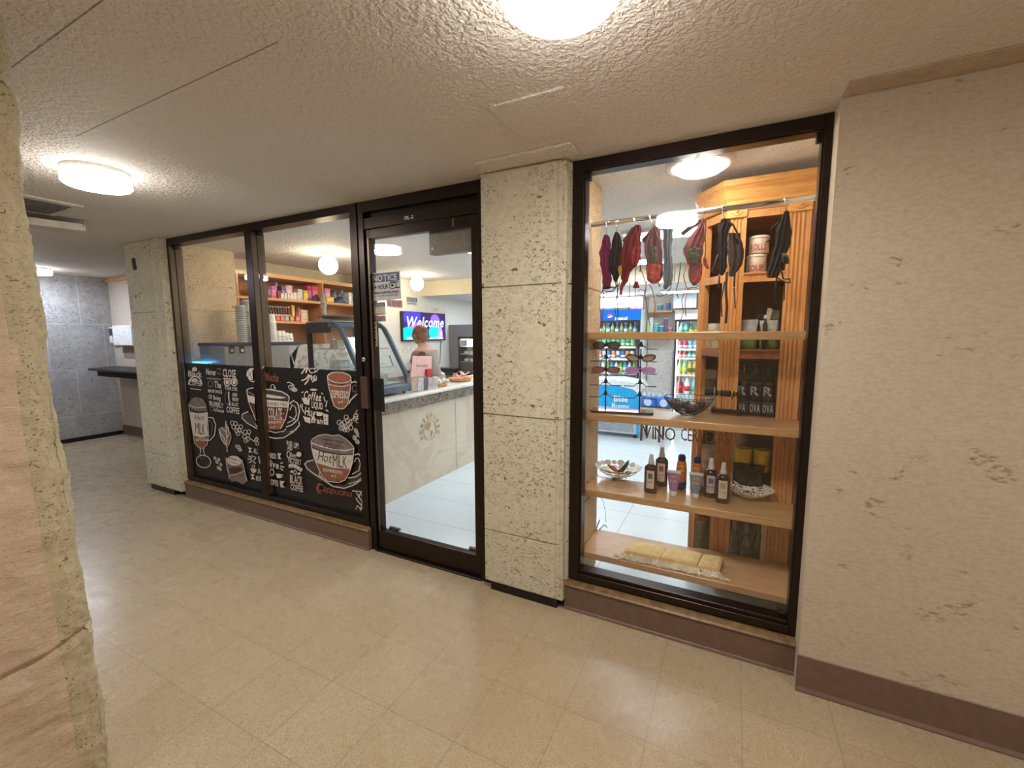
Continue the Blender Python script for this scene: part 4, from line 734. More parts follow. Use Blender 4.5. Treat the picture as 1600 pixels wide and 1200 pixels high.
bangle(u0.lerp(u1, .84), (du + Vector((.0, .6, .2))).normalized(), .026, sv, .0014, 'thin silver chain bracelet near the right end of the upper bar')
bangle(l0.lerp(l1, .28), du, .0265, mat((150, 116, 92), .3, .5), .004, 'wide brown bracelet at the left of the lower velvet bar'); bangle(l0.lerp(l1, .42), du, .0255, go, .0022, 'thin gold bracelet beside the brown one on the lower bar')
bangle(l0.lerp(l1, .76), du, .027, go, .0045, 'chunky gold link bracelet on the lower velvet bar'); bangle(l0.lerp(l1, .83) - Vector((0, 0, .008)), (du + Vector((0, .3, .3))).normalized(), .030, go, .0018, 'loose gold bracelet hanging by the chunky one')

# ---- lotion shelf
ZL = .589
def spray_bottle(u, v, lab, label_c, acc, H=.118):
    p = at(u, v, z=ZL); p.y += .02; t = thing('spray_bottle', lab, 'bottle', p, 'brown sun oil spray bottles'); ang = -.35
    mbn = mat((58, 30, 22), .15, 0, .04, coat=.5); k = H / .118
    MB().lathe(p, [(.023, 0), (.0255, .004), (.0255, .10 * k), (.024, .108 * k), (.016, .117 * k), (.010, .12 * k)], 24, sy=.72).build('bottle_body', mbn, t, loc=None)
    MB().lathe(p + Vector((0, 0, .12 * k)), [(.0115, 0), (.0125, .006), (.011, .012), (.0095, .02), (.008, .036), (.0075, .044)], 16).build('spray_cap', mat((206, 200, 196), .35), t)
    def fn(a, b): th = -PI / 2 - .75 + 1.2 * a + .18; return p + Vector((.0260 * math.cos(th), .0260 * .72 * math.sin(th), (.022 + .075 * b) * k))
    lm = MB(); lm.grid(fn, 10, 2, 0); lm.build('bottle_label', mat(label_c, .5), t)
    am = MB(); am.grid(lambda a, b: fn(.2 + .6 * a, .55 + .3 * b) + Vector((0, -.0004, 0)), 6, 2); am.text('SUN OIL', (0, 0, 0), (1, 0, 0), (0, 0, 1), 1, fn=lambda a, b: fn(.12 + .76 * a, .32 + .1 * b) + Vector((0, -.0005, 0))); am.build('label_print', mat(acc, .5), t); t.scale = (1.32, 1.3, 1.3)
    return t
spray_bottle(1015, 771, 'brown spray bottle with a beige palm label, front left of the lotions', (206, 194, 176), (96, 92, 84))
spray_bottle(1032, 760, 'brown spray bottle with a pinkish label standing behind the front left one', (214, 188, 176), (150, 90, 80), .124)
spray_bottle(1109, 778, 'brown spray bottle with a purple and white label', (214, 206, 204), (140, 96, 134), .112)
spray_bottle(1128, 787, 'brown spray bottle with a cream label, front right of the lotions', (214, 206, 182), (178, 160, 110), .112)
def spray_can(u, v, lab):
    p = at(u, v, z=ZL); p.y += .02; t = thing('spray_can', lab, 'spray can', p, 'orange sunscreen sprays')
    MB().lathe(p, [(.019, 0), (.021, .004), (.0215, .03), (.021, .075), (.0185, .10), (.0150, .11)], 24).build('can_body', mat((206, 104, 52), .3, 0, .04), t)
    MB().lathe(p, [(.0213, .001), (.0218, .006), (.0221, .022), (.0219, .03)], 24).build('blue_band', mat((38, 40, 104), .3), t)
    MB().lathe(p + Vector((0, 0, .110)), [(.0152, 0), (.0155, .012), (.0135, .02), (.008, .025)], 20).build('spray_cap', mat((36, 46, 120), .35), t)
    def fn(a, b): th = -PI / 2 - .55 + 1.2 * a; r_ = .0217 - (.0 if b < .5 else .002 * (b - .5)); return p + Vector((r_ * math.cos(th), r_ * math.sin(th), .060 + .034 * b))
    MB().grid(lambda a, b: fn(a, .35 + .65 * b), 8, 2).build('can_label', mat((232, 186, 84), .4), t); mb = MB(); mb.text('SPF 50', (0, 0, 0), (1, 0, 0), (0, 0, 1), 1, fn=lambda a, b: fn(.1 + .8 * a, .5 + .35 * b) + Vector((0, -.0006, 0))); mb.build('label_print', mat((60, 50, 110), .5), t); t.scale = (1.3, 1.3, 1.42)
spray_can(1063, 764, 'orange sunscreen spray with blue cap behind the lilac tube'); spray_can(1087, 768, 'orange sunscreen spray with blue cap behind the blue grey tube')
def lotion_tube(u, v, lab, c_, txt):
    p = at(u, v, z=ZL); p.y += .015; t = thing('lotion_tube', lab, 'tube', p, 'lotion tubes'); H = .088
    mb = MB(); mb.grid(lambda a, b: p + Vector(((.0155 + .010 * b) * math.cos(2 * PI * a), (.0150 * (1 - b) + .001) * math.sin(2 * PI * a), .022 + H * b * .82)), 20, 6); mb.build('tube_body', mat(c_, .35), t)
    MB().box(p.x - .0258, p.y - .0012, p.z + .022 + H * .80, p.x + .0258, p.y + .0012, p.z + .022 + H * .92).build('tube_crimp', mat((220, 216, 222), .4), t)
    MB().lathe(p, [(.0125, 0), (.0145, .002), (.0145, .020), (.013, .022)], 18).build('tube_cap', mat((226, 222, 208), .35), t)
    mb = MB(); 
    for i, s_ in enumerate(txt): mb.text(s_, p + Vector((-.012, -.0165 + .0050 * (1 - i * .5), .075 - i * .018)), (1, 0, 0), (0, .1, 1), .012, .024)
    mb.build('label_print', mat((226, 170, 120), .5), t); t.scale = (1.3, 1.3, 1.3)
lotion_tube(1051, 775, 'lilac lotion tube with orange lettering standing on its cap', (156, 118, 166), ['SUN', 'BUM']); lotion_tube(1086, 779, 'blue grey lotion tube standing on its cap', (122, 142, 160), ['SUN', 'BUM'])

# white disc bowl with contents
bc = at(962, 751, z=ZL); bc.y += .05; t = thing('disc_bowl', 'white footed bowl made of little discs, left end of the lotion shelf', 'bowl', bc); mb = MB()
def disc(c_, nrm, r, mb, th=.0022):
    nrm = nrm.normalized(); x = nrm.orthogonal().normalized(); y = nrm.cross(x); q = [c_ + (x * math.cos(k * PI / 7) + y * math.sin(k * PI / 7)) * r for k in range(14)]; mb.prism(q, nrm * th)
for ring_, (z_, r_, n_, dr) in enumerate([(.012, .028, 8, .013), (.020, .052, 13, .0125), (.036, .076, 17, .0135), (.058, .098, 20, .0145)]):
    for k in range(n_):
        a = 2 * PI * k / n_ + ring_ * .23; disc(bc + Vector((r_ * math.cos(a), r_ * math.sin(a) * .85, z_)), Vector((-math.cos(a) * (.15 + ring_ * .25), -math.sin(a) * (.15 + ring_ * .25), 1)), dr * (1 + .15 * math.sin(k * 2.7)), mb)
disc(bc + Vector((0, 0, .008)), Vector((0, 0, 1)), .03, mb); mb.build('bowl_discs', mat((214, 200, 180), .35, .1), t)
mb = MB()
for a in (.3, 2.4, 4.5): mb.tube([bc + Vector((.03 * math.cos(a), .03 * math.sin(a), .012)), bc + Vector((.038 * math.cos(a), .038 * math.sin(a), 0))], .003)
mb.build('bowl_foot', mat((150, 138, 122), .35, .3), t); t.scale = (1.28, 1.28, 1.1)
mb = MB(); mb.tube([bc + Vector((-.06, .0, .075)), bc + Vector((-.03, -.01, .062)), bc + Vector((.01, -.015, .038))], [.004, .014, .010], 10); tag(mb.build('hair_claw', mat((176, 84, 74), .4)), 'coral red hair claw lying in the white disc bowl', 'hair claw')
mb = MB(); mb.tube([bc + Vector((.062, .0, .118)), bc + Vector((.05, -.003, .09)), bc + Vector((.03, -.01, .06)), bc + Vector((.005, -.02, .035))], [.002, .010, .013, .012], 10); mb.ball(bc + Vector((.062, -.015, .045)), .016, 10, 0, 1, 1, .7); tag(mb.build('hair_claw', mat((60, 56, 54), .35, 0, .3)), 'mottled dark pointed hair claw standing up in the white disc bowl', 'hair claw')
# white twig bowl
bc = at(1170, 783, z=ZL); bc.y += .055; t = thing('twig_bowl', 'white woven twig bowl at the right end of the lotion shelf', 'bowl', bc); random.seed(11); mb = MB()
def bowlp(a, r): return bc + Vector((r * math.cos(a), r * math.sin(a) * .85, .006 + .048 * (r / .115) ** 2))
for k in range(34):
    a0 = 2 * PI * k / 34; a1 = a0 + random.uniform(1.4, 2.6) * random.choice((-1, 1)); p0 = Vector((math.cos(a0), math.sin(a0))) * .115; p1 = Vector((math.cos(a1), math.sin(a1))) * .115; q = []
    for j in range(9): v2 = p0.lerp(p1, j / 8); q.append(bowlp(math.atan2(v2.y, v2.x), v2.length) + Vector((0, 0, .0012 * (k % 3))))
    mb.tube(q, .0030, 6)
mb.build('bowl_twigs', mat((232, 224, 208), .4), t); MB().lathe(bc, [(.03, .0), (.034, .006), (.02, .008)], 16).build('bowl_foot', mat((220, 212, 196), .4), t)

# folded blanket with fringe
t = thing('folded_blanket', 'folded pale yellow blanket with a knotted cream fringe on the low board', 'blanket', (.9, .33, .235)); My = mat((226, 196, 136), .85, 0, .05)
q0, q1, q2, q3 = at(974, 868, z=.237), at(989, 850, z=.250), at(1131, 876, z=.250), at(1124, 899, z=.237)
cuts = [0, .40, .78, 1.0]
for i in range(3):
    a, b = cuts[i] + .004, cuts[i + 1] - .004; th = .036 if i != 1 else .040
    def fn(s_, r_, a=a, b=b, th=th):
        x = a + (b - a) * s_; f = q0.lerp(q3, x); k = q1.lerp(q2, x); n_ = 12
        ang = r_ * 2 * PI; hw = .5; yy = max(-1, min(1, 1.25 * math.cos(ang))) * .5 + .5; zz = math.sin(ang)
        p = f.lerp(k, 1 - yy) if False else f.lerp(k, yy); p = Vector((p.x, p.y, .2365)); e = .10 * math.sin(PI * min(1, max(0, s_)))
        p.z += th * (.5 + .5 * math.copysign(abs(zz) ** .6, zz)) * (.80 + .2 * min(1, 8 * s_, 8 * (1 - s_))) + .0025 * noise.noise(p * 14 + Vector((i, 0, 0))) + .001
        return p
    mb = MB(); mb.grid(fn, 24, 32)
    for s_ in (0, 1): b0 = [fn(s_, r / 24) for r in range(24)]; mb.poly(b0)
    mb.build('blanket_fold', My, t)
random.seed(5); mb = MB(); Mf = mat((232, 222, 200), .85, 0, .1)
for k in range(300):
    x = random.random(); f = q0.lerp(q3, x * 1.04 - .02); f.z = .2375; p = f + Vector((0, .004, random.random() * .008)); d = Vector((random.uniform(-.5, .5), -1, 0)); L = random.uniform(.025, .055); q = []
    for j in range(6): q.append(p + d * (L * j / 5) + Vector((.007 * math.sin(j * 1.9 + k), 0, max(-.0, .012 - .003 * j) * random.random()))); q[-1].z = max(q[-1].z, .2368)
    mb.tube(q, .0020 + .0008 * random.random(), 5)
for k in range(14): p = q3 + Vector((.01, -.01, -.008)); p.z = .238; mb.tube([p, p + Vector((.02, -.01 - k * .0012, .002)), p + Vector((.035 + .002 * (k % 3), -.012 - .0016 * k, 0))], .0014, 4)
for k in range(12): p = q0 + Vector((0, -.0, 0)); p.z = .238; mb.tube([p, p + Vector((-.02, -.004 - k * .0012, .003)), p + Vector((-.04 - .003 * (k % 3), -.004 - .0022 * k, 0))], .0014, 4)
fr = mb.build('fringe', Mf, t); fr['kind'] = 'stuff'
# hook tag & cord at left
t = thing('hanging_cord', 'thin dark cord with a small clip hanging at the back of the low board', 'cord', at(938, 830, y=.49))
MB().tube([at(934, 740, y=.49), at(938, 770, y=.49), at(946, 798, y=.49), at(947, 816, y=.49)], .0011, 5).build('cord', M_black, t); MB().tube([at(936, 828, y=.485), at(944, 820, y=.485), at(949, 825, y=.485), at(946, 820, y=.485)], .003, 6).build('clip', mat((70, 72, 84), .4, .4), t); MB().tube([at(932, 826, y=.487), at(937, 812, y=.487)], .004, 6).build('clip_tag', mat((150, 160, 186), .4), t)
tag(MB().box(.4205, .12, 1.565, .4225, .30, 1.585).build('wall_label', M_white), 'thin white strip on the inner stone pillar above the top shelf', 'strip')
# ================================================================== OAK CORNER CABINET
cab = thing('display_cabinet', 'honey oak display cabinet with fluted posts and crown moulding behind the shelves', 'cabinet', (1.25, .75, 0))
def flute(mb, A, B, n, z0, z1, nf=4, depth=.007, thick=.03):
    A = Vector((*A, z0)); B = Vector((*B, z0)); n = Vector((*n, 0)); W = (B - A).length; d = (B - A) / W; pts = [A - n * 0]; mg_ = W * .12; fw = (W - 2 * mg_) / nf
    for i in range(nf):
        for k in range(7): x = mg_ + fw * (i + (k / 6)); pts.append(A + d * x - n * (depth * math.sin(PI * k / 6) * (1 if 0 < k < 6 else 0)))
    pts += [B, B - n * thick, A - n * thick]; mb.prism([A] + pts[1:], (0, 0, z1 - z0)); return mb
flute(MB(), (1.068, .52), (1.158, .52), (0, -1), .03, 2.02).build('fluted_post', M_honey, cab); flute(MB(), (1.338, .52), (1.432, .52), (0, -1), .03, 2.02).build('fluted_post', M_honey, cab)
nx = Vector((-.82, -.57)); flute(MB(), (.935, .703), (.968, .66), (-.82, -.57), .03, 2.02, 2).build('fluted_post', M_honey, cab)
for x0, x1 in ((1.066, 1.160), (1.336, 1.434)):
    mb = MB(); mb.box(x0, .512, 2.02, x1, .55, 2.085); c = (x0 + x1) / 2
    b = mb.build('post_block', M_honeyx, cab, bevel=.002); mb = MB()
    mb.prism([(c - .03, .512, 2.045), (c, .512, 2.028), (c + .03, .512, 2.045), (c + .012, .512, 2.052), (c, .512, 2.078), (c - .012, .512, 2.052)], (0, -.004, 0)); mb.ball((c, .508, 2.05), .008); mb.build('rosette', M_honeyx, b)
path = [Vector((1.455, .52)), Vector((1.07, .52)), Vector((.935, .70)), Vector((.935, 1.15))]
def offs(o):
    out = []
    for i, p in enumerate(path):
        dirs = []
        if i > 0: dirs.append((path[i] - path[i - 1]).normalized())
        if i < len(path) - 1: dirs.append((path[i + 1] - path[i]).normalized())
        ns = [Vector((d.y, -d.x)) * -1 for d in dirs]; n = sum(ns, Vector((0, 0))); n = n.normalized(); k = 1 / max(.3, n.dot(ns[0])); out.append(p + n * o * k)
    return out
prof = [(0, 2.07), (.008, 2.08), (.010, 2.095), (.003, 2.102), (.010, 2.115), (.022, 2.15), (.034, 2.168), (.040, 2.172), (.040, 2.20), (0, 2.20)]
mb = MB(); ring = [[Vector((*q, z)) for q in offs(o)] for o, z in prof]
for a, b in zip(ring, ring[1:] + ring[:1]):
    for i in range(len(path) - 1): mb.add([a[i], a[i + 1], b[i + 1], b[i]], [(0, 1, 2, 3)])
mb.build('crown_moulding', M_honeyx, cab)
MB().prism([(*p, 2.07) for p in path] + [(1.455, 1.15, 2.07)], (0, 0, .02)).build('cabinet_top', M_honeyx, cab)
MB().box(.935, 1.13, 0, 1.455, 1.15, 2.08).build('back_panel', M_cab, cab); MB().box(.935, .76, 0, .95, 1.14, 2.08).box(1.436, .54, 0, 1.455, 1.14, 2.08).build('side_panel', M_cab, cab)
SH = [.12, .60, 1.0, 1.352, 1.742]
for z in SH: MB().prism([(1.436, .53, z - .02), (1.075, .53, z - .02), (.945, .705, z - .02), (.945, 1.13, z - .02), (1.436, 1.13, z - .02)], (0, 0, .02)).build('cabinet_shelf', M_cab, cab)
for z in SH + [2.06]:
    mb = MB(); mb.box(1.158, .522, z - .045, 1.338, .54, z); mb.box(1.158, .516, z - .006, 1.338, .524, z + .002); mb.box(1.158, .516, z - .046, 1.338, .524, z - .038)
    mb.prism([(1.068, .53, z - .04), (.962, .668, z - .04), (.97, .673, z - .04), (1.075, .535, z - .04)], (0, 0, .04)); mb.build('face_rail', M_honey if z > 1.5 else M_cab, cab)  # rails golden above, brown below: warm light from above put into the colour
flute(MB(), (1.06, .522), (1.072, .52), (-.7, -.7), .03, 2.02, 1, 0).build('corner_strip', M_honey, cab)

# goods on the cabinet shelves (P maps a pixel to the plane just inside the cabinet)
def can(name, x, y, z, r, h, m, lab, cat_, grp=None, print_=None, lid=None, n=20, sy=1.0):
    t = thing(name, lab, cat_, (x, y, z), grp)
    MB().lathe((x, y, z), [(r * .96, 0), (r, .004), (r, h - .006), (r * .96, h - .002)], n, sy=sy).build('can_body' if name != 'tub' else 'tub_body', m, t)
    if lid: MB().lathe((x, y, z + h - .003), [(r * 1.02, 0), (r * 1.03, .003), (r * 1.03, .010), (r * .98, .013)], n, sy=sy).build('lid', lid, t)
    if print_:
        s_, pm, z0, z1 = print_; fn = lambda a, b: Vector((x + (r + .0008) * math.cos(-PI / 2 - 1.0 + 1.75 * a), y + (r * sy + .0008) * math.sin(-PI / 2 - 1.0 + 1.75 * a), z + h * (z0 + (z1 - z0) * b)))
        mb = MB(); mb.text(s_, (0, 0, 0), (1, 0, 0), (0, 0, 1), 1, fn=fn); mb.build('label_print', pm, t)
    return t
def carton(name, x0, y0, z0, x1, y1, z1, m, lab, cat_, grp=None, items=()):
    c = ((x0 + x1) / 2, (y0 + y1) / 2, z0); o = MB().box(x0, y0, z0, x1, y1, z1).build(name, m, loc=c, bevel=.0015); tag(o, lab, cat_, grp)
    for s_, a, b, c_, d, pm in items:     # text on the face turned to -y
        mb = MB(); mb.text(s_, (x0 + (x1 - x0) * a, y0 - .0012, z0 + (z1 - z0) * b), (1, 0, 0), (0, 0, 1), (z1 - z0) * (d - b), (x1 - x0) * (c_ - a)); mb.build('label_print', pm, o)
    return o
Mtub = mat((206, 188, 170), .5); Mrp = mat((180, 66, 60), .5); Mcan = mat((44, 42, 46), .35, .3, .15); Mlab = mat((176, 172, 168), .5); Myel = mat((232, 202, 52), .4); 
can('tub', 1.215, .60, SH[4] + .001, .046, .085, Mtub, 'white tub with red lettering on the highest cabinet shelf, under the other', 'tub', 'white tubs on the highest cabinet shelf', ('SOUP', Mrp, .15, .5), mat((222, 210, 196), .4)); can('tub', 1.222, .60, SH[4] + .100, .046, .080, Mtub, 'white tub with red lettering stacked on the other tub', 'tub', 'white tubs on the highest cabinet shelf', ('ROLLS', Mrp, .2, .6), mat((222, 210, 196), .4))
t = thing('wire_card_holder', 'black framed cards standing beside the white tubs in the cabinet', 'card holder', (1.155, .66, SH[4])); mb = MB(); frame_bars(mb, 1.125, 1.215, SH[4] + .002, SH[4] + .22, .67, .676, .005, .005, .006, .006); mb.build('holder_frame', M_black, t); MB().box(1.13, .672, SH[4] + .05, 1.21, .674, SH[4] + .20).build('card', mat((120, 88, 70), .6), t)
can('jar', 1.19, .74, SH[4] + .001, .03, .10, mat((96, 70, 60), .3), 'small dark jar beside the white tubs', 'jar', None, None, mat((60, 52, 50), .4))
def bag(name, x, y, z, w_, d_, h_, m, lab, cat_, grp=None, seed=0, top=None, tm=None):
    t = thing(name, lab, cat_, (x, y, z), grp); mb = MB()
    def fn(a, b):
        th = 2 * PI * a; kx = (.86 + .14 * min(1, b * 6)) * (1 - .12 * math.sin(PI * b)); k = max(.04, (1 - b ** 2.2)) * (.8 + .2 * min(1, b * 5)); e = .6; cx = math.copysign(abs(math.cos(th)) ** e, math.cos(th)); sy_ = math.copysign(abs(math.sin(th)) ** e, math.sin(th))
        p = Vector((x + w_ / 2 * cx * kx, y + d_ / 2 * sy_ * k, z + .001 + h_ * b)); q = noise.noise(p * 28 + Vector((seed, 0, 0))) * .006 * min(1, b * 5); return p + Vector((q, q, 0))
    mb.grid(fn, 28, 14); mb.poly([fn(i / 28, 0) for i in range(28)][::-1]); mb.build('bag_body', m, t)
    if top: MB().grid(lambda a, b: fn(a, b * top) + Vector((0, -.0015, 0)), 28, 8).build('bag_contents', tm, t)
    return t
Mclear = mat((206, 204, 196), .15, 0, .15, alpha=.55); Mgreen = mat((96, 116, 52), .5, 0, .2); Mnut = mat((214, 184, 110), .7, 0, .2)
bag('snack_bag', 1.195, .585, SH[3], .085, .07, .155, Mclear, 'clear and green snack bag standing at the left of the cabinet shelf', 'bag', 'clear snack bags in the cabinet', 1, .55, Mgreen); bag('snack_bag', 1.288, .60, SH[3], .085, .07, .150, Mclear, 'clear and green snack bag standing right of its twin on the cabinet shelf', 'bag', 'clear snack bags in the cabinet', 5, .5, Mgreen)
t = thing('dropper_bottle', 'small black bottle between the clear snack bags', 'bottle', (1.268, .545, SH[3])); MB().lathe((1.268, .545, SH[3]), [(.012, 0), (.013, .09), (.011, .13), (.005, .145), (.005, .16)], 14).build('bottle_body', M_black, t); MB().lathe((1.268, .545, SH[3] + .155), [(.008, 0), (.009, .012), (.004, .022)], 12).build('bottle_cap', Mlab, t)
for i, (x, z, h, c_) in enumerate([(1.27, .0, .19, (92, 84, 76)), (1.315, 0, .21, (150, 144, 124)), (1.225, 0, .17, (116, 96, 84))]): carton('small_carton', x - .028, .74, SH[3] + .001, x + .028, .80, SH[3] + h, mat(c_, .5, 0, .25), ['grey printed carton behind the clear snack bags', 'pale green carton at the right behind the snack bags', 'brown carton at the left behind the snack bags'][i], 'carton', 'cartons behind the snack bags')
mb = MB(); mb.prism([(1.268, .60, SH[3] + .155), (1.29, .60, SH[3] + .15), (1.30, .60, SH[3] + .21), (1.278, .60, SH[3] + .215)], (0, .002, 0)); tag(mb.build('price_tag', mat((196, 180, 150), .6)), 'tilted cream price tag above the snack bags', 'tag')
# dark cans and lettered packs
for i, x in enumerate((1.185, 1.245, 1.305)):
    carton('lettered_pack', x - .028, .56, SH[2] + .001, x + .028, .63, SH[2] + .075, Mcan, 'dark pack lettered in white, %s along the bottom cabinet row' % ['leftmost', 'middle one', 'rightmost'][i], 'pack', 'dark lettered packs', [('OVA', .06, .3, .94, .85, Mlab)] if i else [('VA', .2, .3, .8, .85, Mlab)])
    can('tin_can', x, .60, SH[2] + .077, .028, .095, Mcan, 'dark labelled can standing on the lettered packs, %s' % ['leftmost', 'middle one', 'rightmost'][i], 'can', 'dark cans in the cabinet', ('R', Mlab, .35, .85), mat((90, 88, 90), .3, .8))
    if i: can('tin_can', x, .61, SH[2] + .188, .026, .085, mat((34, 40, 38), .35, .2, .2), 'small dark green can stacked in the upper row, %s' % ['', 'left one', 'right one'][i], 'can', 'upper row of dark cans')
bag('coffee_bag', 1.195, .66, SH[2] + .175, .09, .05, .125, mat((126, 112, 94), .5, 0, .2), 'beige coffee bag resting among the dark cans', 'bag')
for i, x in enumerate((1.205, 1.295)): can('spice_jar', x, .60, SH[1] + .10, .040, .105, Myel, 'yellow jar with a ribbed yellow lid, %s' % ('left of the pair' if not i else 'right of the pair'), 'jar', 'yellow jars in the cabinet', None, Myel)
carton('stack_box', 1.165, .60, SH[1] + .002, 1.335, .72, SH[1] + .098, mat((72, 52, 44), .6), 'dark box under the yellow jars', 'box'); can('spice_jar', 1.19, .74, SH[1] + .12, .035, .16, mat((196, 180, 150), .4), 'pale tall jar behind the left yellow jar', 'jar', None, None, mat((170, 160, 150), .4))
bag('coffee_bag', 1.225, .555, SH[1], .175, .07, .14, mat((38, 36, 42), .25, 0, .35), 'shiny black and silver bag under the yellow jars', 'bag', None, 9); bag('coffee_bag', 1.165, .60, SH[1], .10, .06, .155, mat((150, 156, 170), .3, 0, .3), 'blue white striped bag tucked behind the post and the black bag', 'bag', None, 4)
for i, (x, y) in enumerate([(1.185, .62), (1.245, .60), (1.30, .63)]):
    t = thing('glass_bottle', 'dark olive glass bottle on the lowest cabinet shelf, %s' % ['left', 'middle', 'right'][i], 'bottle', (x, y, SH[0]), 'olive glass bottles'); MB().lathe((x, y, SH[0]), [(.024, 0), (.027, .01), (.027, .15), (.018, .19), (.010, .22), (.010, .26)], 18).build('bottle_body', mat((60, 66, 50), .12, 0, .1, coat=.6), t); MB().lathe((x, y, SH[0] + .215), [(.0115, 0), (.0125, .02), (.0115, .052)], 14).build('bottle_neck_foil', mat((128, 118, 92), .3, .3), t); MB().lathe((x, y, SH[0]), [(.0275, .04), (.0278, .045), (.0278, .12), (.0275, .125)], 18).build('bottle_label', mat((86, 84, 72), .5), t)
tag(MB().box(1.31, .545, SH[0] + .002, 1.336, .56, SH[0] + .32).build('wood_offcut', mat((206, 184, 140), .6)), 'pale wooden slat standing beside the olive bottles', 'slat')
# narrow angled bay at the left of the cabinet
for i, (z, h, c_, lab) in enumerate([(SH[3], .14, (170, 160, 130), 'wrapped pale snack bag in the angled cabinet bay, higher one'), (SH[2], .10, (186, 178, 166), 'white printed carton low in the angled cabinet bay'), (SH[1], .19, (206, 204, 196), 'colourful round packed snack in the angled cabinet bay'), (SH[0], .20, (112, 120, 84), 'green jar at the bottom of the angled cabinet bay')]):
    if i == 3: can('jar', 1.00, .70, z + .001, .035, h, mat(c_, .3, 0, .15), lab, 'jar', None, None, mat((176, 120, 60), .4))
    elif i == 2: bag('snack_bag', 1.02, .70, z, .10, .07, h, mat(c_, .4, 0, .25), lab, 'bag')
    elif i == 0: bag('snack_bag', 1.02, .70, z, .09, .06, h, mat(c_, .3, 0, .3), lab, 'bag')
    else:
        carton('small_carton', .985, .69, z + .001, 1.055, .75, z + h, mat(c_, .5, 0, .1), lab, 'carton'); carton('small_carton', .99, .69, z + h + .002, 1.05, .75, z + h + .075, mat((120, 126, 110), .5), 'olive printed carton stacked on the white one in the angled bay', 'carton'); carton('small_carton', .99, .69, z + h + .077, 1.05, .75, z + h + .13, mat((196, 186, 172), .5), 'cream carton on the very top of the angled bay stack', 'carton')

# ================================================================== BACK OF THE SHOP, RIGHT
random.seed(21)
def bottle_proto(kind, name='soda_bottle'):
    h, r = {'tall': (.25, .033), 'mid': (.19, .031), 'big': (.30, .048), 'can': (.13, .033)}[kind]
    if kind == 'can': return [(r * .85, 0), (r, .008), (r, h - .01), (r * .85, h)], h, r
    return [(r * .9, 0), (r, .01), (r, h * .55), (r * .85, h * .68), (r * .4, h * .86), (r * .38, h * .96), (r * .38, h)], h, r
PROT = {}
def drink(kind, c_, lc, loc, lab, grp):
    key = (kind, c_, lc)
    pf, h, r = bottle_proto(kind); x, y, z = loc
    if key in PROT:
        return dup(PROT[key], loc, lab, group=grp)
    t = thing('drink_can' if kind == 'can' else 'soda_bottle', lab, 'can' if kind == 'can' else 'bottle', (x, y, z), grp)
    MB().lathe((x, y, z), pf, 10).build('bottle_body', mat(c_, .2, 0, .03), t)
    if kind != 'can': MB().lathe((x, y, z + h - .004), [(r * .45, 0), (r * .45, .016), (r * .3, .02)], 8).build('bottle_cap', mat(lc, .4), t)
    MB().lathe((x, y, z), [(r * 1.02, h * .22), (r * 1.02, h * .5)], 10).build('bottle_label', mat(lc, .4), t)
    PROT[key] = t; return t
ordn = ['first', 'second', 'third', 'fourth', 'fifth', 'sixth', 'seventh', 'eighth', 'ninth', 'tenth', 'eleventh', 'twelfth']
def cooler(name, lab, x0, x1, y, zt, doors, rows, gmat, lip, cname, zb=.12, hdr=.14, hm=None, hfill=None):
    t = thing(name, lab, 'drinks fridge', ((x0 + x1) / 2, y + .3, 0)); D = .62; inner = mat((226, 236, 242), .4); fr = mat((40, 46, 56), .4, .3)
    MB().box(x0, y + .03, 0, x0 + .03, y + D, zt).box(x1 - .03, y + .03, 0, x1, y + D, zt).box(x0 + .03, y + D - .03, 0, x1 - .03, y + D, zt).box(x0 + .03, y + .03, 0, x1 - .03, y + D - .03, zb).box(x0 + .03, y + .03, zt - hdr - .02, x1 - .03, y + D - .03, zt).build('fridge_body', inner, t)
    MB().box(x0, y, zt - hdr, x1, y + .03, zt).build('fridge_header', hm or M_white, t)
    MB().box(x0, y + .01, .03, x1, y + .03, zb).build('grille', mat((120, 130, 140), .5), t)
    wd = (x1 - x0) / doors; zh = zt - hdr
    for d in range(doors):
        a, b = x0 + d * wd + .004, x0 + (d + 1) * wd - .004; mb = MB(); frame_bars(mb, a, b, zb + .005, zh - .004, y - .012, y + .028, .03, .045, .03, .03); dr = mb.build('fridge_door', fr, t)
        MB().box(b - .038, y - .04, .75, b - .026, y - .012, 1.2).build('door_handle', M_steel, dr)
    mb = MB(); 
    for d in range(doors): mb.box(x0 + d * wd + .03, y + .05, zb + .05, x0 + d * wd + .042, y + .062, zh - .04)
    mb.build('light_tube', emis('fridge_tube', (.8, .92, 1), 9.0), t)
    for z in rows: MB().box(x0 + .03, y + .07, z - .012, x1 - .03, y + D - .05, z - .002).box(x0 + .03, y + .055, z - .016, x1 - .03, y + .07, z + .014).build('fridge_shelf', M_white, t)
    return t
# glass door fridge
zc = lambda v, Y: at(1075, v, y=Y).z
Yk = 5.25
rk = [zc(617, Yk), zc(586.5, Yk), zc(560, Yk), zc(546, Yk), zc(524, Yk)]
cooler('drinks_fridge', 'two door glass drinks fridge full of soda bottles at the back right', .31, 1.40, Yk - .055, 1.80, 2, rk, None, None, 'x', zb=.14, hdr=.15)
pal = [[((120, 60, 60), (200, 40, 40)), ((230, 236, 240), (210, 60, 60)), ((120, 210, 200), (80, 190, 180)), ((70, 30, 26), (220, 70, 60))], [((160, 200, 120), (210, 220, 80)), ((220, 190, 90), (90, 90, 40)), ((150, 210, 160), (240, 240, 220))], [((210, 80, 80), (240, 230, 230)), ((90, 200, 170), (230, 240, 240)), ((240, 240, 244), (220, 80, 90))], [((190, 60, 70), (240, 230, 230)), ((120, 190, 220), (240, 240, 250))], [((120, 210, 190), (60, 150, 110)), ((70, 130, 90), (230, 200, 80))]]
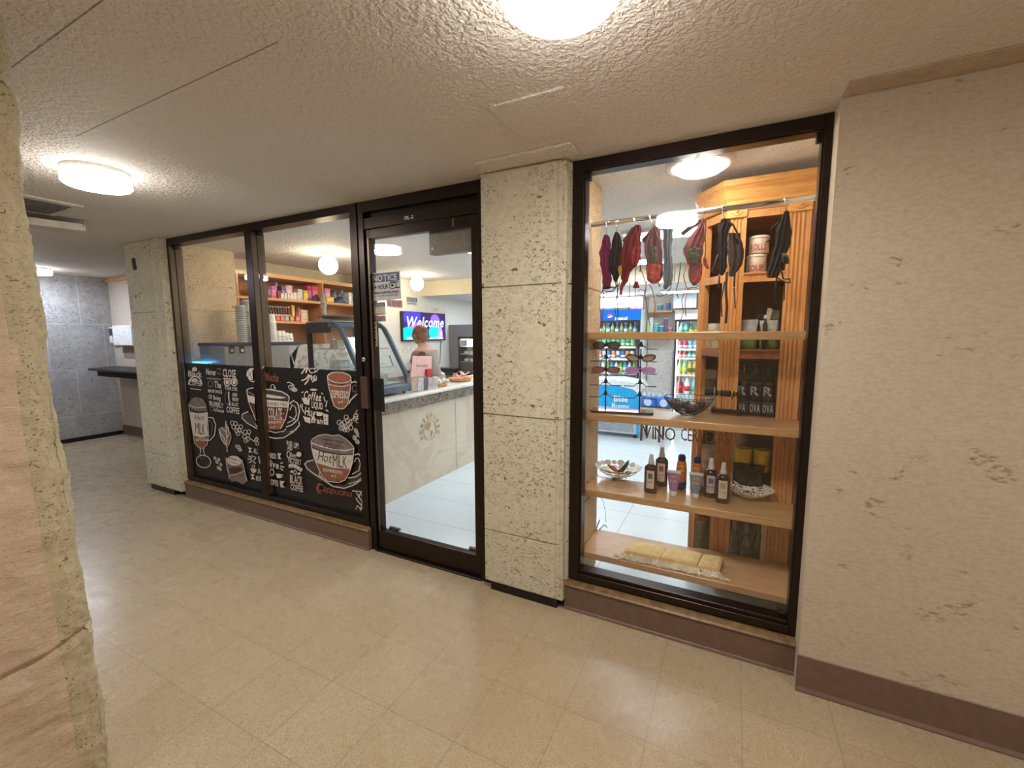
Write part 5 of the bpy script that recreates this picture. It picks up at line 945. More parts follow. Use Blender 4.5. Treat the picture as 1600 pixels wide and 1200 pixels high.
kd = ['big', 'tall', 'mid', 'can', 'tall']
for r_, z in enumerate(rk):
    pf, h, r = bottle_proto(kd[r_]); n = int(1.02 / (r * 2.25)); up = (rk + [1.62])[r_ + 1] - z
    for k in range(n):
        x = .36 + r + k * r * 2.25
        if abs(x - .855) < .045: continue
        c_, lc = pal[r_][(k // 2 if r_ != 0 else k) % len(pal[r_])]; o = drink(kd[r_], c_, lc, (x, Yk + .06, z), 'drink in the two door fridge, %s shelf from below, %s from the left' % (['first', 'second', 'third', 'fourth', 'fifth'][r_], ordn[k] if k < 12 else ['thirteenth', 'fourteenth', 'fifteenth', 'sixteenth', 'seventeenth', 'eighteenth'][k - 12]), 'bottles in the two door fridge')
        s_ = min(1.0, (up - .02) / (h + .016)); o.scale = (1, 1, s_)
# pepsi fridge
Yp = 4.95
rp = [zc2 for zc2 in (at(960, 606, y=Yp).z, at(960, 583, y=Yp).z, at(960, 561, y=Yp).z, at(960, 542.5, y=Yp).z, at(960, 522, y=Yp).z)]
M_pblue = emis('lit_blue_header', C(24, 104, 196), .45)
pf_ = cooler('cola_fridge', 'tall blue lit Pepsi fridge behind the ice cream freezer', -.98, -.155, Yp - .055, 1.815, 1, rp, None, None, 'x', zb=.14, hdr=.165, hm=M_pblue)
mb = MB(); mb.text('pepsi', at(961, 500, y=Yp - .058), (1, 0, 0), (0, 0, 1), .06, .20); mb.build('logo_lettering', emis('lit_white', (1, 1, 1), .35), pf_)
q = at(953, 495, y=Yp - .058); mb = MB()
for k, (m_, a0, a1) in enumerate(((0, 0, PI), (1, PI, 2 * PI))): mb.poly([q + Vector((.045 * math.cos(a0 + (a1 - a0) * i / 12), -.0005 * k, .045 * math.sin(a0 + (a1 - a0) * i / 12))) for i in range(13)], m_)
mb.poly([q + Vector((-.044, -.001, -.004)), q + Vector((-.01, -.001, -.018)), q + Vector((.044, -.001, .004)), q + Vector((.01, -.001, .018))], 2); mb.build('logo_globe', [mat((220, 50, 60), .4), mat((30, 60, 160), .4), M_white], pf_)
pal2 = [[((60, 140, 200), (230, 240, 250)), ((200, 206, 80), (60, 120, 60))], [((110, 180, 90), (240, 240, 120)), ((80, 170, 210), (230, 240, 250)), ((240, 240, 240), (80, 120, 190))], [((60, 120, 200), (240, 240, 250)), ((230, 150, 70), (240, 230, 200)), ((200, 200, 210), (90, 110, 170))], [((90, 190, 160), (230, 220, 70)), ((60, 160, 120), (220, 230, 240))], [((206, 214, 180), (120, 170, 90)), ((110, 170, 200), (240, 240, 240))]]
kd2 = ['mid', 'mid', 'can', 'can', 'mid']
for r_, z in enumerate(rp):
    pf, h, r = bottle_proto(kd2[r_]); n = int(.72 / (r * 2.3)); up = (rp + [1.63])[r_ + 1] - z
    for k in range(n):
        x = -.93 + r + k * r * 2.3; c_, lc = pal2[r_][k % len(pal2[r_])]; o = drink(kd2[r_], c_, lc, (x, Yp + .06, z), 'drink in the Pepsi fridge, %s shelf from below, %s from the left' % (['first', 'second', 'third', 'fourth', 'fifth'][r_], ordn[k]), 'drinks in the blue fridge')
        o.scale = (1, 1, min(1.0, (up - .02) / (h + .016)))
t = thing('wall_light', 'long bright white light bar above the Pepsi fridge', 'light', (-.55, 4.85, 1.86)); MB().box(-1.3, 4.80, 1.845, -.13, 4.9, 1.99).build('lamp_housing', emis('light_bar', (.95, .98, 1), 1.5), t)
# ice cream freezer
Yf = 3.95; t = thing('ice_cream_freezer', 'low cyan and white Blue Bunny ice cream freezer', 'freezer', (-.3, 4.25, 0)); M_cy = mat((18, 168, 232), .3)
MB().box(-.70, Yf + .01, .06, .035, 4.62, .66).build('freezer_body', mat((214, 222, 228), .35), t, bevel=.02); mb = MB()
mb.prism([(-.70, Yf - .012, .36), (.03, Yf - .012, .36), (.045, Yf - .012, .60), (-.05, Yf - .012, .68), (-.30, Yf - .012, .73), (-.55, Yf - .012, .72), (-.70, Yf - .012, .69)], (0, .02, 0)); mb.build('front_panel', M_cy, t)
MB().prism([(-.70, Yf - .016, .69), (-.55, Yf - .016, .72), (-.30, Yf - .016, .73), (-.05, Yf - .016, .68), (.045, Yf - .016, .60), (.05, Yf - .016, .68), (0, Yf - .016, .76), (-.30, Yf - .016, .80), (-.70, Yf - .016, .78)], (0, .60, 0)).build('sliding_lid', mat((226, 232, 236), .2), t)
MB().box(-.70, Yf - .012, .06, -.0, Yf, .35).build('lower_panel', mat((200, 206, 214), .4), t); mb = MB()
for i in range(13): mb.box(-.66, Yf - .018, .09 + i * .019, -.03, Yf - .012, .10 + i * .019)
mb.build('vent_slat', mat((150, 158, 170), .5), t); MB().box(-.0, Yf - .014, .06, .034, Yf + .01, .36).build('corner_strip', M_cy, t)
mb = MB(); mb.text('Blue', at(959, 627, y=Yf - .0135), (1, 0, 0), (0, 0, 1), .085, .20); mb.text('Bunny', at(956, 637.5, y=Yf - .0135), (1, 0, 0), (0, 0, 1), .075, .25); mb.build('logo_lettering', M_white, t)
for x in (-.6, -.02): MB().lathe((x, Yf + .05, 0), [(.025, 0), (.03, .03), (.02, .06)], 12).build('foot', M_black, t)
# table with water packs, tray of jars
t = thing('small_table', 'small dark legged table carrying the blue water packs', 'table', (.25, 4.0, 0)); MB().box(.06, 3.85, .43, .46, 4.30, .455).build('table_top', mat((196, 170, 140), .5), t)
for x in (.085, .315): 
    for y in (3.88, 4.27): MB().box(x - .014, y - .014, 0, x + .014, y + .014, .43).build('leg', mat((52, 52, 58), .5), t)
MB().box(.085, 3.872, .30, .315, 3.884, .32).box(.085, 3.872, .37, .315, 3.884, .39).build('table_rail', mat((80, 72, 70), .5), t)
for i in range(2):
    t = thing('water_pack', 'blue shrink wrapped pack of water bottles, %s on the small table' % ('left one' if not i else 'right one'), 'water pack', (.15 + .2 * i, 4.0, .456), 'water packs'); x0 = .065 + .20 * i
    MB().box(x0, 3.88, .457, x0 + .19, 4.12, .60).build('pack_wrap', mat((40, 110, 206), .25, 0, .2), t, bevel=.02); MB().lathe((x0 + .09, 3.878, .53), [(.0001, 0), (.05, 0), (.05, -.002)], 20, 0, 'y').build('pack_logo', mat((200, 214, 240), .4), t)
    for k in range(3): MB().lathe((x0 + .035 + k * .06, 3.93, .595), [(.026, 0), (.024, .03), (.010, .05), (.010, .065)], 10).build('bottle_top', mat((196, 216, 240), .2), t)
random.seed(9)
t = thing('crate', 'pale plastic crate of small jars in front of the two door fridge', 'crate', (.68, 4.85, 0)); mb = MB(); frame_bars(mb, .40, 1.05, 0, .34, 4.75, 4.76, .02, .02, .03, .03); mb.box(.40, 4.76, 0, .42, 5.05, .34); mb.box(1.03, 4.76, 0, 1.05, 5.05, .34); mb.box(.42, 4.76, 0, 1.03, 5.05, .28); mb.build('crate_body', mat((206, 216, 216), .4), t)
for j in range(2):
    for k in range(9): can('jar', .45 + k * .067, 4.82 + j * .08, .281, .029, .13 + .03 * j, mat((120, 150, 120) if k % 2 else (190, 206, 196), .2), 'small green jar in the pale crate, %s from the left, %s row' % (ordn[k], 'front' if not j else 'rear'), 'jar', 'jars in the pale crate', None, mat((226, 228, 226), .4), n=10)
# white partition, shelves with toiletries
struct(MB().box(-.145, 5.55, 0, .28, 5.62, 2.04).build('wall_partition', mat((222, 214, 204), .6), loc=(0, 0, 0)), 'pale partition between the two fridges'); MB
tag(MB().box(.255, 5.52, .35, .275, 5.548, 1.15).build('metal_strip', M_steel), 'tall metal edge strip beside the glass fridge', 'strip')
for v, lab in ((486, 'short wooden shelf high on the pale partition'), (520, 'short wooden shelf low on the pale partition, lined with toiletries')):
    z = at(1030, v, y=5.5).z; tag(MB().box(-.14 if v < 500 else -.30, 5.30 if v < 500 else 5.25, z - .03, .25, 5.549, z).build('wall_shelf', M_pine), lab, 'shelf')
z1_, z2_ = at(1030, 486, y=5.5).z, at(1030, 520, y=5.5).z
for i, (u, h, r, c_, z, lab) in enumerate([(1030, .085, .045, (40, 160, 200), z1_, 'round cyan jar on the high toiletry shelf'), (1043, .12, .035, (60, 120, 200), z1_, 'blue bottle on the high toiletry shelf'), (1024, .15, .05, (90, 190, 186), z2_, 'teal wide bottle on the low toiletry shelf'), (1033, .10, .045, (60, 150, 180), z2_, 'blue green jar on the low toiletry shelf'), (1040, .22, .03, (120, 96, 140), z2_, 'mauve tall bottle on the low toiletry shelf'), (1047, .07, .04, (190, 120, 120), z2_, 'pink small jar on the low toiletry shelf'), (1018, .24, .035, (236, 240, 236), z2_, 'tall white lotion bottle on the low toiletry shelf'), (1013, .20, .03, (186, 214, 130), z2_, 'pale green bottle at the left of the low toiletry shelf')]):
    x = at(u, 520, y=5.38).x; can('toiletry_bottle', x, 5.38, z + .001, r, h, mat(c_, .35, 0, .1), lab, 'bottle', 'toiletries on the wall shelves', None, mat((230, 230, 232), .4), 12)
carton('flower_box', at(985, 480, y=4.9).x, 4.92, 1.816, at(1004, 480, y=4.9).x, 5.0, 1.93, mat((206, 120, 200), .5, 0, .3), 'purple floral box on top of the Pepsi fridge', 'box')
t = thing('ceiling_vent', 'dark slatted vent in the dropped ceiling above the glass fridge', 'vent', (.85, 3.9, 2.04)); MB().box(.68, 3.75, 2.03, 1.25, 4.05, 2.04).build('vent_frame', mat((200, 206, 210), .5), t); mb = MB()
for i in range(18): mb.box(.69 + i * .03, 3.78, 2.026, .705 + i * .03, 4.02, 2.031)
mb.build('slat', M_black, t)
t = thing('wall_bracket_fitting', 'small white fitting on a grey bracket above the glass fridge', 'lamp', (.86, 5.1, 1.86)); MB().ball((.86, 5.1, 1.88), .10, 16, 0, 1.1, 1, .55).build('fitting_head', emis('fitting_glow', (.9, .93, 1), .6), t); MB().box(.62, 5.08, 1.93, .86, 5.12, 1.96).build('bracket', mat((150, 156, 162), .4), t); MB().box(.30, 5.0, 1.815, .62, 5.04, 2.035).build('bracket_post', mat((206, 214, 220), .5), t)  # white box fitting, its glow put into the material

# ================================================================== SERVICE COUNTER
ctr = thing('service_counter', 'beige marble shop counter with a brown granite band', 'counter', (-1.7, 1.7, 0))
MB().box(-1.95, .30, 0, -1.45, 3.45, .775).build('counter_base', M_marble, ctr); MB().box(-1.96, .29, .775, -1.425, 3.46, .872).build('granite_band', M_granite, ctr); MB().box(-1.97, .28, .872, -1.415, 3.47, .90).build('counter_top', M_top, ctr, bevel=.004)
MB().box(-1.4485, .645, 0, -1.4475, .648, .775).box(-1.4485, 1.72, 0, -1.4475, 1.723, .775).build('tile_joint', mat((128, 110, 92), .6), ctr)
MB().box(-3.24, 3.0, 0, -1.97, 3.5, .87).build('counter_return', mat((150, 140, 130), .5), ctr); MB().box(-3.24, 2.98, .87, -1.97, 3.52, .90).build('return_top', M_black, ctr)
M_gold = mat((178, 150, 100), .4, .3, .05)
yc_, zc_ = at(672, 672, x=-1.447).y, at(672, 672, x=-1.447).z; rr_ = .115
mb = MB(); word = 'HEMISPHERE'
for i, ch in enumerate(word):
    th = PI * (1.12 - 1.24 * i / 9); c_ = Vector((-1.4470, yc_ + rr_ * math.cos(th), zc_ + rr_ * math.sin(th))); up = Vector((0, math.cos(th), math.sin(th))); rt = Vector((0, math.sin(th), -math.cos(th))); mb.text(ch, c_ - rt * .018, rt, up, .05, .036)
for a in range(24): pass
mb.tube([(-1.4472, yc_ + .095 * math.cos(k * PI / 16), zc_ + .095 * math.sin(k * PI / 16)) for k in range(32)], .0022, 4, closed=True)
mb.poly([(-1.447, yc_ + a * .09, zc_ + b * .09) for a, b in ((-.75, .55), (-.4, .85), (0, .9), (.25, .6), (.1, .35), (-.1, .2), (-.15, -.05), (-.4, .1), (-.65, .25))]); mb.poly([(-1.447, yc_ + a * .09, zc_ + b * .09) for a, b in ((.0, -.1), (.35, -.1), (.5, -.35), (.25, -.8), (.1, -.9), (.08, -.5))])
mb.build('globe_emblem', M_gold, ctr)
mb = MB(); mb.lathe((-1.24, 2.27, .001), [(.0001, 0), (.12, 0), (.135, .001), (.135, .006), (.125, .007), (.12, .003)], 32); tag(mb.build('floor_disc', mat((176, 172, 160), .45)), 'round beige disc lying on the white floor by the counter', 'floor disc')
tag(MB().box(-1.02, 2.36, .0005, -.74, 2.39, .0015).build('floor_tape', mat((216, 196, 160), .6)), 'strip of tan tape on the white floor near the round disc', 'tape')
dsx = at(600, 826, y=.16).x
tag(MB().box(dsx - .006, .15, .0, dsx + .006, .17, .22).build('door_stop', mat((196, 200, 206), .4)), 'small pale upright strip on the floor just inside the door', 'strip')

# glass display case
t = thing('pastry_case', 'slate blue glass display case with a slanted front on the counter', 'display case', (-1.85, .85, .90)); yn, yf = .60, 1.16
prof = [(-2.22, .985), (-1.56, .985), (-1.86, 1.50), (-1.93, 1.535), (-2.22, 1.535)]
for y in (yn, yf - .03):
    mb = MB(); pts = [(-1.545, .96), (-1.60, 1.10), (-1.78, 1.42), (-1.835, 1.50), (-1.90, 1.545)]; mb2 = [(a - .045, b) for a, b in pts]
    mb.prism([(a, y, b) for a, b in pts] + [(a, y, b - .01) for a, b in mb2[::-1]], (0, .03, 0)); e = mb.build('side_frame', M_slate, t, bevel=.003)
    MB().box(-2.25, y, .96, -2.215, y + .03, 1.50).build('rear_post', M_blackm, t)
    MB().prism([(-2.22, y + .013, .985), (-1.62, y + .013, .985), (-1.89, y + .013, 1.50), (-2.22, y + .013, 1.50)], (0, .004, 0)).build('end_glass', M_glass2, t)
MB().box(-2.25, yn, .925, -1.52, yf, .985).build('case_base', M_slate, t, bevel=.006); MB().box(-2.25, yn, 1.50, -1.90, yf, 1.55).build('case_top', M_slate, t, bevel=.006); MB().box(-2.25, yn - .002, 1.455, -1.98, yn + .03, 1.545).build('top_end_cap', M_black, t); MB().box(-1.95, yn + .02, 1.551, -1.90, yf - .02, 1.556).build('light_strip', mat((206, 210, 214), .3), t)
MB().prism([(-1.60, yn + .03, .985), (-1.85, yn + .03, 1.49), (-1.853, yn + .03, 1.488), (-1.604, yn + .03, .985)], (0, yf - yn - .06, 0)).build('front_glass', M_glass2, t)
MB().box(-2.18, yn + .04, .99, -1.64, yf - .04, .996).build('case_floor', mat((190, 196, 200), .25, .5), t)
for z, x in ((1.14, -1.72), (1.31, -1.80)):
    MB().box(-2.21, yn + .035, z, x, yf - .035, z + .005).build('glass_shelf', glass('shelf_glass', (.86, .95, .96, 1), .12), t); MB().tube([(x, yn + .035, z), (x, yf - .035, z)], .005, 6).build('shelf_rail', M_steel, t)
for x in (-1.70,): MB().tube([(x - .07, yf - .05, 1.24), (x - .025, yf - .05, 1.14)], .006).build('door_latch', M_chrome, t)
for y in (yn + .05, yf - .06): MB().lathe((-1.60, y, .90), [(.014, 0), (.018, .026)], 10).build('foot', M_black, t)
tag(MB().lathe((-1.80, .98, 1.16), [(.0001, .0), (.06, .004), (.075, .012), (.07, .014)], 24).build('oval_plate', mat((236, 228, 180), .4)), 'cream oval plate on the shelf inside the display case', 'plate')
for i, (x, y, z, w_, h, c_) in enumerate([(-2.08, .80, 1.146, .14, .06, (216, 214, 206)), (-2.05, 1.0, 1.316, .12, .05, (196, 168, 120)), (-1.95, .78, .997, .16, .05, (224, 224, 220)), (-1.85, 1.02, .997, .16, .07, (206, 206, 200)), (-2.06, .78, 1.316, .10, .07, (206, 190, 160))]): carton('food_tray', x - w_ / 2, y - .06, z, x + w_ / 2, y + .06, z + h, mat(c_, .4, 0, .15), ['white food box in the display case, back of the middle shelf', 'tan pastry tray on the top glass shelf, far end', 'white food box on the floor of the display case, near end', 'grey food box on the floor of the display case, far end', 'beige pastry tray on the top glass shelf, near end'][i], 'tray', 'food trays in the display case')
# on top of the case
t = thing('serving_tray', 'shallow greenish grey serving tray on top of the display case', 'tray', (-2.1, .72, 1.55)); MB().box(-2.19, .63, 1.551, -1.98, .95, 1.575).build('tray_foot', mat((150, 140, 116), .5), t); MB().lathe((-2.08, .80, 1.575), [(.10, 0), (.20, .03), (.215, .034), (.20, .026), (.0001, .008)], 28, sy=.75).build('tray_dish', mat((170, 158, 128), .45), t)
p = at(506, 488, y=.86); t = thing('lighthouse_figurine', 'white lighthouse figurine standing on the serving tray', 'figurine', (p.x, .86, 1.585)); MB().lathe((p.x, .86, 1.585), [(.036, 0), (.036, .03), (.02, .04), (.022, .09), (.028, .10), (.028, .15), (.02, .17), (.016, .22), (.006, .25), (.002, .26)], 10, smooth=False).build('tower', mat((226, 220, 210), .5, 0, .12), t); MB().lathe((p.x, .86, 1.585), [(.037, .03), (.039, .035), (.037, .04)], 10).build('gallery', mat((150, 96, 90), .5), t)
t = thing('wicker_basket', 'small wicker basket of wrapped sweets on the display case top', 'basket', (-2.0, 1.04, 1.552)); mw2 = mat((140, 98, 76), .7, 0, .2); MB().lathe((-2.0, 1.04, 1.557), [(.07, 0), (.10, .05), (.106, .056), (.095, .05), (.066, .006)], 20).build('basket_body', mw2, t)
mb = MB()
for k in range(20): mb.ball((-2.0 + .07 * math.sin(k * 2.4) * (k / 20) ** .5, 1.04 + .07 * math.cos(k * 2.4) * (k / 20) ** .5, 1.605 + .006 * (k % 4)), .017, 8)
s_ = mb.build('wrapped_sweet', mat((214, 190, 176), .4, 0, .2)); tag(s_, 'heap of wrapped sweets filling the small wicker basket', 'sweets', None, 'stuff')
t = thing('chalk_sign', 'little chalkboard sign with wooden sides standing behind the wicker basket', 'sign', (-2.0, 1.15, 1.56)); MB().prism([(-2.05, 1.13, 1.60), (-1.97, 1.13, 1.60), (-1.97, 1.16, 1.71), (-2.05, 1.16, 1.71)], (0, .006, 0)).build('board', M_blackm, t)
for x in (-2.056, -1.968): MB().tube([(x, 1.128, 1.556), (x + .008, 1.165, 1.73)], .006, 6).build('side_stick', mat((206, 160, 110), .5), t)
mb = MB(); mb.text('Local', (-2.045, 1.139, 1.645), (1, 0, 0), (0, .27, .96), .026, .07); mb.build('chalk_lettering', M_white, t)

# ---- things on the counter
def item_on(name, *a, **k): pass
t = thing('card_display', 'pink FLAWLESS card display in a clear acrylic stand on the counter', 'display stand', (-1.56, 1.40, .90)); Mpk = mat((232, 184, 176), .5)
def cface(pts, x, m, nm, th=-.006): return MB().prism([Vector((x, at(u, v, x=x).y, at(u, v, x=x).z)) for u, v in pts], (th, 0, 0)).build(nm, m, t)
cface([(645, 556), (675, 556.5), (674, 588), (642, 589)], -1.56, Mpk, 'pink_card')
mb = MB(); 
def fn(a, b): p = at(651 + 17 * a, 573.5 - 3.6 * b, x=-1.5595); return p
mb.text('FLAWLESS', (0, 0, 0), (1, 0, 0), (0, 0, 1), 1, fn=fn); mb.build('card_lettering', mat((70, 50, 50), .5), t)
cface([(640, 586), (687, 586), (687, 610), (641, 613)], -1.50, M_glass2, 'acrylic_front', -.003)
for k, (u0, u1, c_) in enumerate([(643, 652, (206, 170, 150)), (653, 662, (214, 206, 200)), (663, 668, (70, 66, 90)), (669, 684, (214, 190, 176))]): cface([(u0, 590), (u1, 590), (u1, 610), (u0, 611)], -1.515, mat(c_, .4, 0, .1), 'sample_pack', -.05)
cface([(668, 577), (674, 576), (675, 590), (668, 590)], -1.53, mat((190, 40, 50), .4), 'lip_balm_pot', -.03)
def basket(yc, xc, lab, w_, d_, c1, cl, nm):
    t = thing('wicker_basket', lab, 'basket', (xc, yc, .90)); MB().lathe((xc, yc, .903), [(w_ * .8, 0), (w_, .035), (w_ * 1.03, .04), (w_ * .95, .036), (w_ * .7, .006)], 24, sy=d_).build('basket_body', mat((206, 156, 100), .65, 0, .2), t)
    random.seed(int(yc * 100)); 
    for k in range(9):
        a = random.random() * 6; q = Vector((xc + w_ * .5 * math.cos(a), yc + w_ * d_ * .5 * math.sin(a), .935 + .012 * k % .05)); mb = MB(); d1_ = Vector((random.uniform(-1, 1), random.uniform(-1, 1), .5)).normalized() * .035; d2_ = d1_.cross(Vector((0, 0, 1))).normalized() * .022; mb.prism([q - d1_ - d2_, q + d1_ - d2_, q + d1_ + d2_, q - d1_ + d2_], Vector((0, 0, .006))); tag(mb.build(nm, mat(c1, .4, 0, .1)), cl, 'packet', cl + 's')
basket(1.62, -1.60, 'flat wicker basket of white packets beside the pink card display', .11, 1.1, (232, 232, 236), 'white packet lying in the flat wicker basket', 'packet'); basket(2.15, -1.66, 'wicker basket of pink packets near the far end of the counter', .13, 1.3, (236, 176, 184), 'pink packet lying in the far wicker basket', 'packet')
for i, (x, y) in enumerate([(-1.80, 1.95), (-1.72, 1.86)]): t = thing('glass_jar', 'clear glass jar with a lid standing behind the baskets, %s' % ('rear one' if not i else 'front one'), 'jar', (x, y, .90), 'glass jars on the counter'); MB().lathe((x, y, .901), [(.045, 0), (.05, .01), (.05, .08), (.04, .095)], 18).build('jar_body', mat((196, 202, 200), .08, 0, .02, alpha=.4), t); MB().lathe((x, y, .996), [(.042, 0), (.044, .012), (.012, .02), (.012, .035)], 18).build('lid', M_steel, t)
t = thing('payment_terminal', 'black till screen and keyboard on the return of the counter', 'till', (-2.3, 3.15, .90)); a = at(686, 572, x=-2.1); MB().prism([(-2.25, 2.62 + .40, .93), (-2.05, 3.02, .93), (-2.05, 3.10, 1.06), (-2.25, 3.10, 1.06)], (0, .02, 0)).build('till_screen', M_black, t, bevel=.004); MB().box(-2.28, 3.0, .901, -2.0, 3.2, .93).build('till_base', mat((96, 98, 104), .4), t); MB().box(-3.1, 3.05, .901, -2.35, 3.25, .955).build('cash_drawer', M_black, t)
t = thing('cake_cooler', 'black countertop cake cooler with bright glass shelves at the counter end', 'cake cooler', (-2.05, 3.3, .90)); x0, x1 = at(716, 560, y=3.25).x, at(716, 560, y=3.25).x + .42; zt = at(716, 526, y=3.25).z
MB().box(x0, 3.25, .901, x0 + .025, 3.48, zt).box(x1 - .025, 3.25, .901, x1, 3.48, zt).box(x0 + .025, 3.25, .901, x1 - .025, 3.45, .94).box(x0 + .025, 3.25, zt - .04, x1 - .025, 3.45, zt).build('cooler_body', M_black, t); MB().box(x0 + .05, 3.26, zt - .047, x1 - .05, 3.28, zt - .041).build('light_tube', emis('cake_tube', (.85, .94, 1), 40), t)
MB().box(x0 + .025, 3.45, .94, x1 - .025, 3.48, zt - .04).build('liner', M_white, t)
for z in (1.04, 1.15, 1.26): MB().box(x0 + .03, 3.26, z, x1 - .03, 3.44, z + .006).build('cooler_shelf', mat((196, 206, 214), .3), t)
for i, (z, c_) in enumerate([(1.046, (220, 220, 224)), (1.156, (214, 200, 196)), (.942, (206, 206, 210))]):
    for k in range(3): tag(MB().lathe((x0 + .10 + k * .10, 3.33, z), [(.038, 0), (.04, .03), (.025, .045)], 14).build('cake', mat(c_, .5)), 'small iced cake on a cooler shelf, %s from the left on level %s' % (ordn[k], ['two', 'three', 'one'][i]), 'cake', 'cakes in the cooler')
MB().box(x0, 3.245, .901, x1, 3.249, zt).build('cooler_glass', M_glass2, t)
t = thing('grey_locker', 'tall plain grey cabinet against the far white wall', 'cabinet', (-2.9, 4.4, 0)); MB().box(-3.24, 4.20, 0, -2.2, 4.7, 1.60).build('locker_body', mat((128, 126, 134), .4), t, bevel=.004); MB().box(-2.72, 4.195, .02, -2.716, 4.2, 1.58).build('door_gap', M_black, t)
carton('speaker_box', -3.2, 3.25, .901, -3.0, 3.42, 1.12, M_blackm, 'black speaker box on the dark return top below the screen', 'speaker'); tag(MB().box(-2.62, 4.19, 1.28, -2.40, 4.1945, 1.42).build('paper_notice', mat((206, 196, 190), .6)), 'white paper notice taped on the tall grey cabinet', 'notice')
# welcome screen
t = thing('wall_screen', 'large lit Welcome screen on the white wall behind the counter', 'screen', (-3.22, 3.5, 1.33)); ya, yb, za, zb = 2.97, 4.05, 1.34, 1.78
MB().box(-3.249, ya, za, -3.205, yb, zb).build('screen_casing', M_black, t, bevel=.004); MB().box(-3.2055, ya + .015, za + .02, -3.2035, yb - .015, zb - .012).build('display', M_screen, t)
Mlw = emis('screen_lettering', (1, .96, .98), .33); mb = MB(); X_ = -3.2028
mb.text('Welcome', (X_, ya + .06, za + .21), (0, 1, .01), (0, 0, 1), .16, .97, shear=.25, bold=True); mb.text('To The', (X_, ya + .42, za + .165), (0, 1, 0), (0, 0, 1), .03, .16); mb.text('Mini Market and Cafe', (X_, ya + .09, za + .022), (0, 1, 0), (0, 0, 1), .045, .92); mb.poly([(X_, ya + .90, za + .10), (X_, ya + .98, za + .16), (X_, ya + .98, za + .07)]); mb.build('screen_lettering', Mlw, t)
t2 = thing('shop_notice', 'small blue and white notice on the white wall above the screen', 'notice', (-3.24, 3.15, 1.9)); MB().box(-3.249, 3.13, 1.88, -3.245, 3.38, 2.0).build('notice_board', M_paper, t2); MB().box(-3.2449, 3.14, 1.935, -3.244, 3.37, 1.99).build('notice_band', M_navy, t2); mb = MB(); mb.text('NOTICE', (-3.2435, 3.15, 1.945), (0, 1, 0), (0, 0, 1), .035, .2, m=0); mb.build('notice_lettering', M_paper, t2); mb = MB(); mb.text('NO PETS', (-3.2435, 3.16, 1.895), (0, 1, 0), (0, 0, 1), .025, .18); mb.build('notice_print', M_inkb, t2)
tag(MB().box(-3.249, 3.78, 1.80, -3.245, 3.92, 1.87).build('paper_note', mat((222, 206, 160), .6)), 'small yellowish paper taped above the right part of the screen', 'note')
tag(MB().tube([(-3.235, 3.95, 1.33), (-3.20, 3.86, .96)], .006, 6).build('screen_cable', M_black), 'thin dark cable running down from the screen', 'cable')

# ================================================================== LEFT WALL SHELVING
wsh = thing('wall_shelving', 'honey pine wall shelving filled with boxed goods on the left shop wall', 'shelving', (-3.45, 1.5, 0))
MB().box(-3.615, .625, 1.33, -3.60, 2.44, 2.13).build('back_board', M_pinez, wsh)
struct(MB().box(-3.62, .625, .9, -3.26, 2.44, 1.33).build('wall_splashback', mk_marble('grey_splashback', (176, 172, 166), (206, 204, 200), (150, 146, 140), 6), loc=(0, 0, 0)), 'grey mottled stone splashback under the pine shelving')
for z, th in ((1.59, .025), (1.83, .025), (2.085, .04)): MB().box(-3.60, .625, z - th, -3.26, 2.44, z).build('shelf_board', M_pine, wsh)
for y in (1.64, 2.42, .63): MB().box(-3.60, y, 1.335, -3.262, y + .02, 2.045).build('divider', M_pinez, wsh)
bcb = thing('back_counter', 'long pale cabinet under the wall shelving', 'cabinet', (-3.0, 1.2, 0)); MB().box(-3.24, .13, 0, -2.62, 2.44, .88).build('cabinet_body', mat((206, 196, 180), .5), bcb); MB().box(-3.245, .125, .88, -2.60, 2.45, .915).build('cabinet_top', mat((170, 160, 150), .3), bcb)
def shelf_box(u0, u1, v0, z, c_, lab, name='snack_box', cat_='box', x=-3.29, d=.09, style='box', grp='packages on the upper pine shelf'):
    y0 = at(u0, 470, x=x).y; y1 = at(u1, 470, x=x).y; h = max(.03, at((u0 + u1) / 2, v0, x=x).z - z)
    if style == 'bag':
        t = bag(name, x - d / 2, (y0 + y1) / 2, z, d, (y1 - y0), h, mat(c_, .35, 0, .3), lab, cat_, grp, seed=u0); return t
    o = MB().box(x - d, y0, z + .001, x, y1, z + h).build(name, mat(c_, .45, 0, .15), bevel=.002); tag(o, lab, cat_, grp)
    lc = [min(255, int(k * .6 + 100)) for k in c_]; MB().box(x, y0 + (y1 - y0) * .15, z + h * .25, x + .001, y1 - (y1 - y0) * .15, z + h * .7).build('box_print', mat(lc, .5), o); return o
ZA = 1.83
for a in [(408, 417, 448, (176, 196, 140), 'green and white box at the near end of the upper pine shelf'), (419, 425, 447, (120, 60, 96), 'dark plum box beside the pink one'), (425, 433, 447, (222, 110, 170), 'bright pink box left of the lilac bag'), (434, 440, 454, (190, 70, 70), 'small red box under the lilac bag'), (441, 447, 447, (120, 90, 150), 'violet box next to the white pink box'), (448, 458, 446, (230, 190, 196), 'white and pink box at mid shelf'), (459, 465, 456, (230, 130, 110), 'small salmon box before the yellow goods'), (466, 474, 452, (206, 206, 216), 'white box with blue figure beside the yellow one'), (475, 484, 454, (236, 190, 50), 'yellow box on the upper pine shelf'), (481, 488, 447, (200, 50, 110), 'deep pink box left of the hot pink one'), (489, 498, 448, (232, 92, 140), 'hot pink box behind the purple bag'), (508, 517, 451, (230, 130, 160), 'pink box right of the lighthouse figurine'), (545, 550, 457, (226, 224, 222), 'white slim box near the far end of the upper shelf'), (551, 557, 458, (206, 210, 216), 'pale grey slim box at the far end of the upper shelf')]:
    shelf_box(a[0], a[1], a[2], ZA, a[3], a[4], x=-3.33)
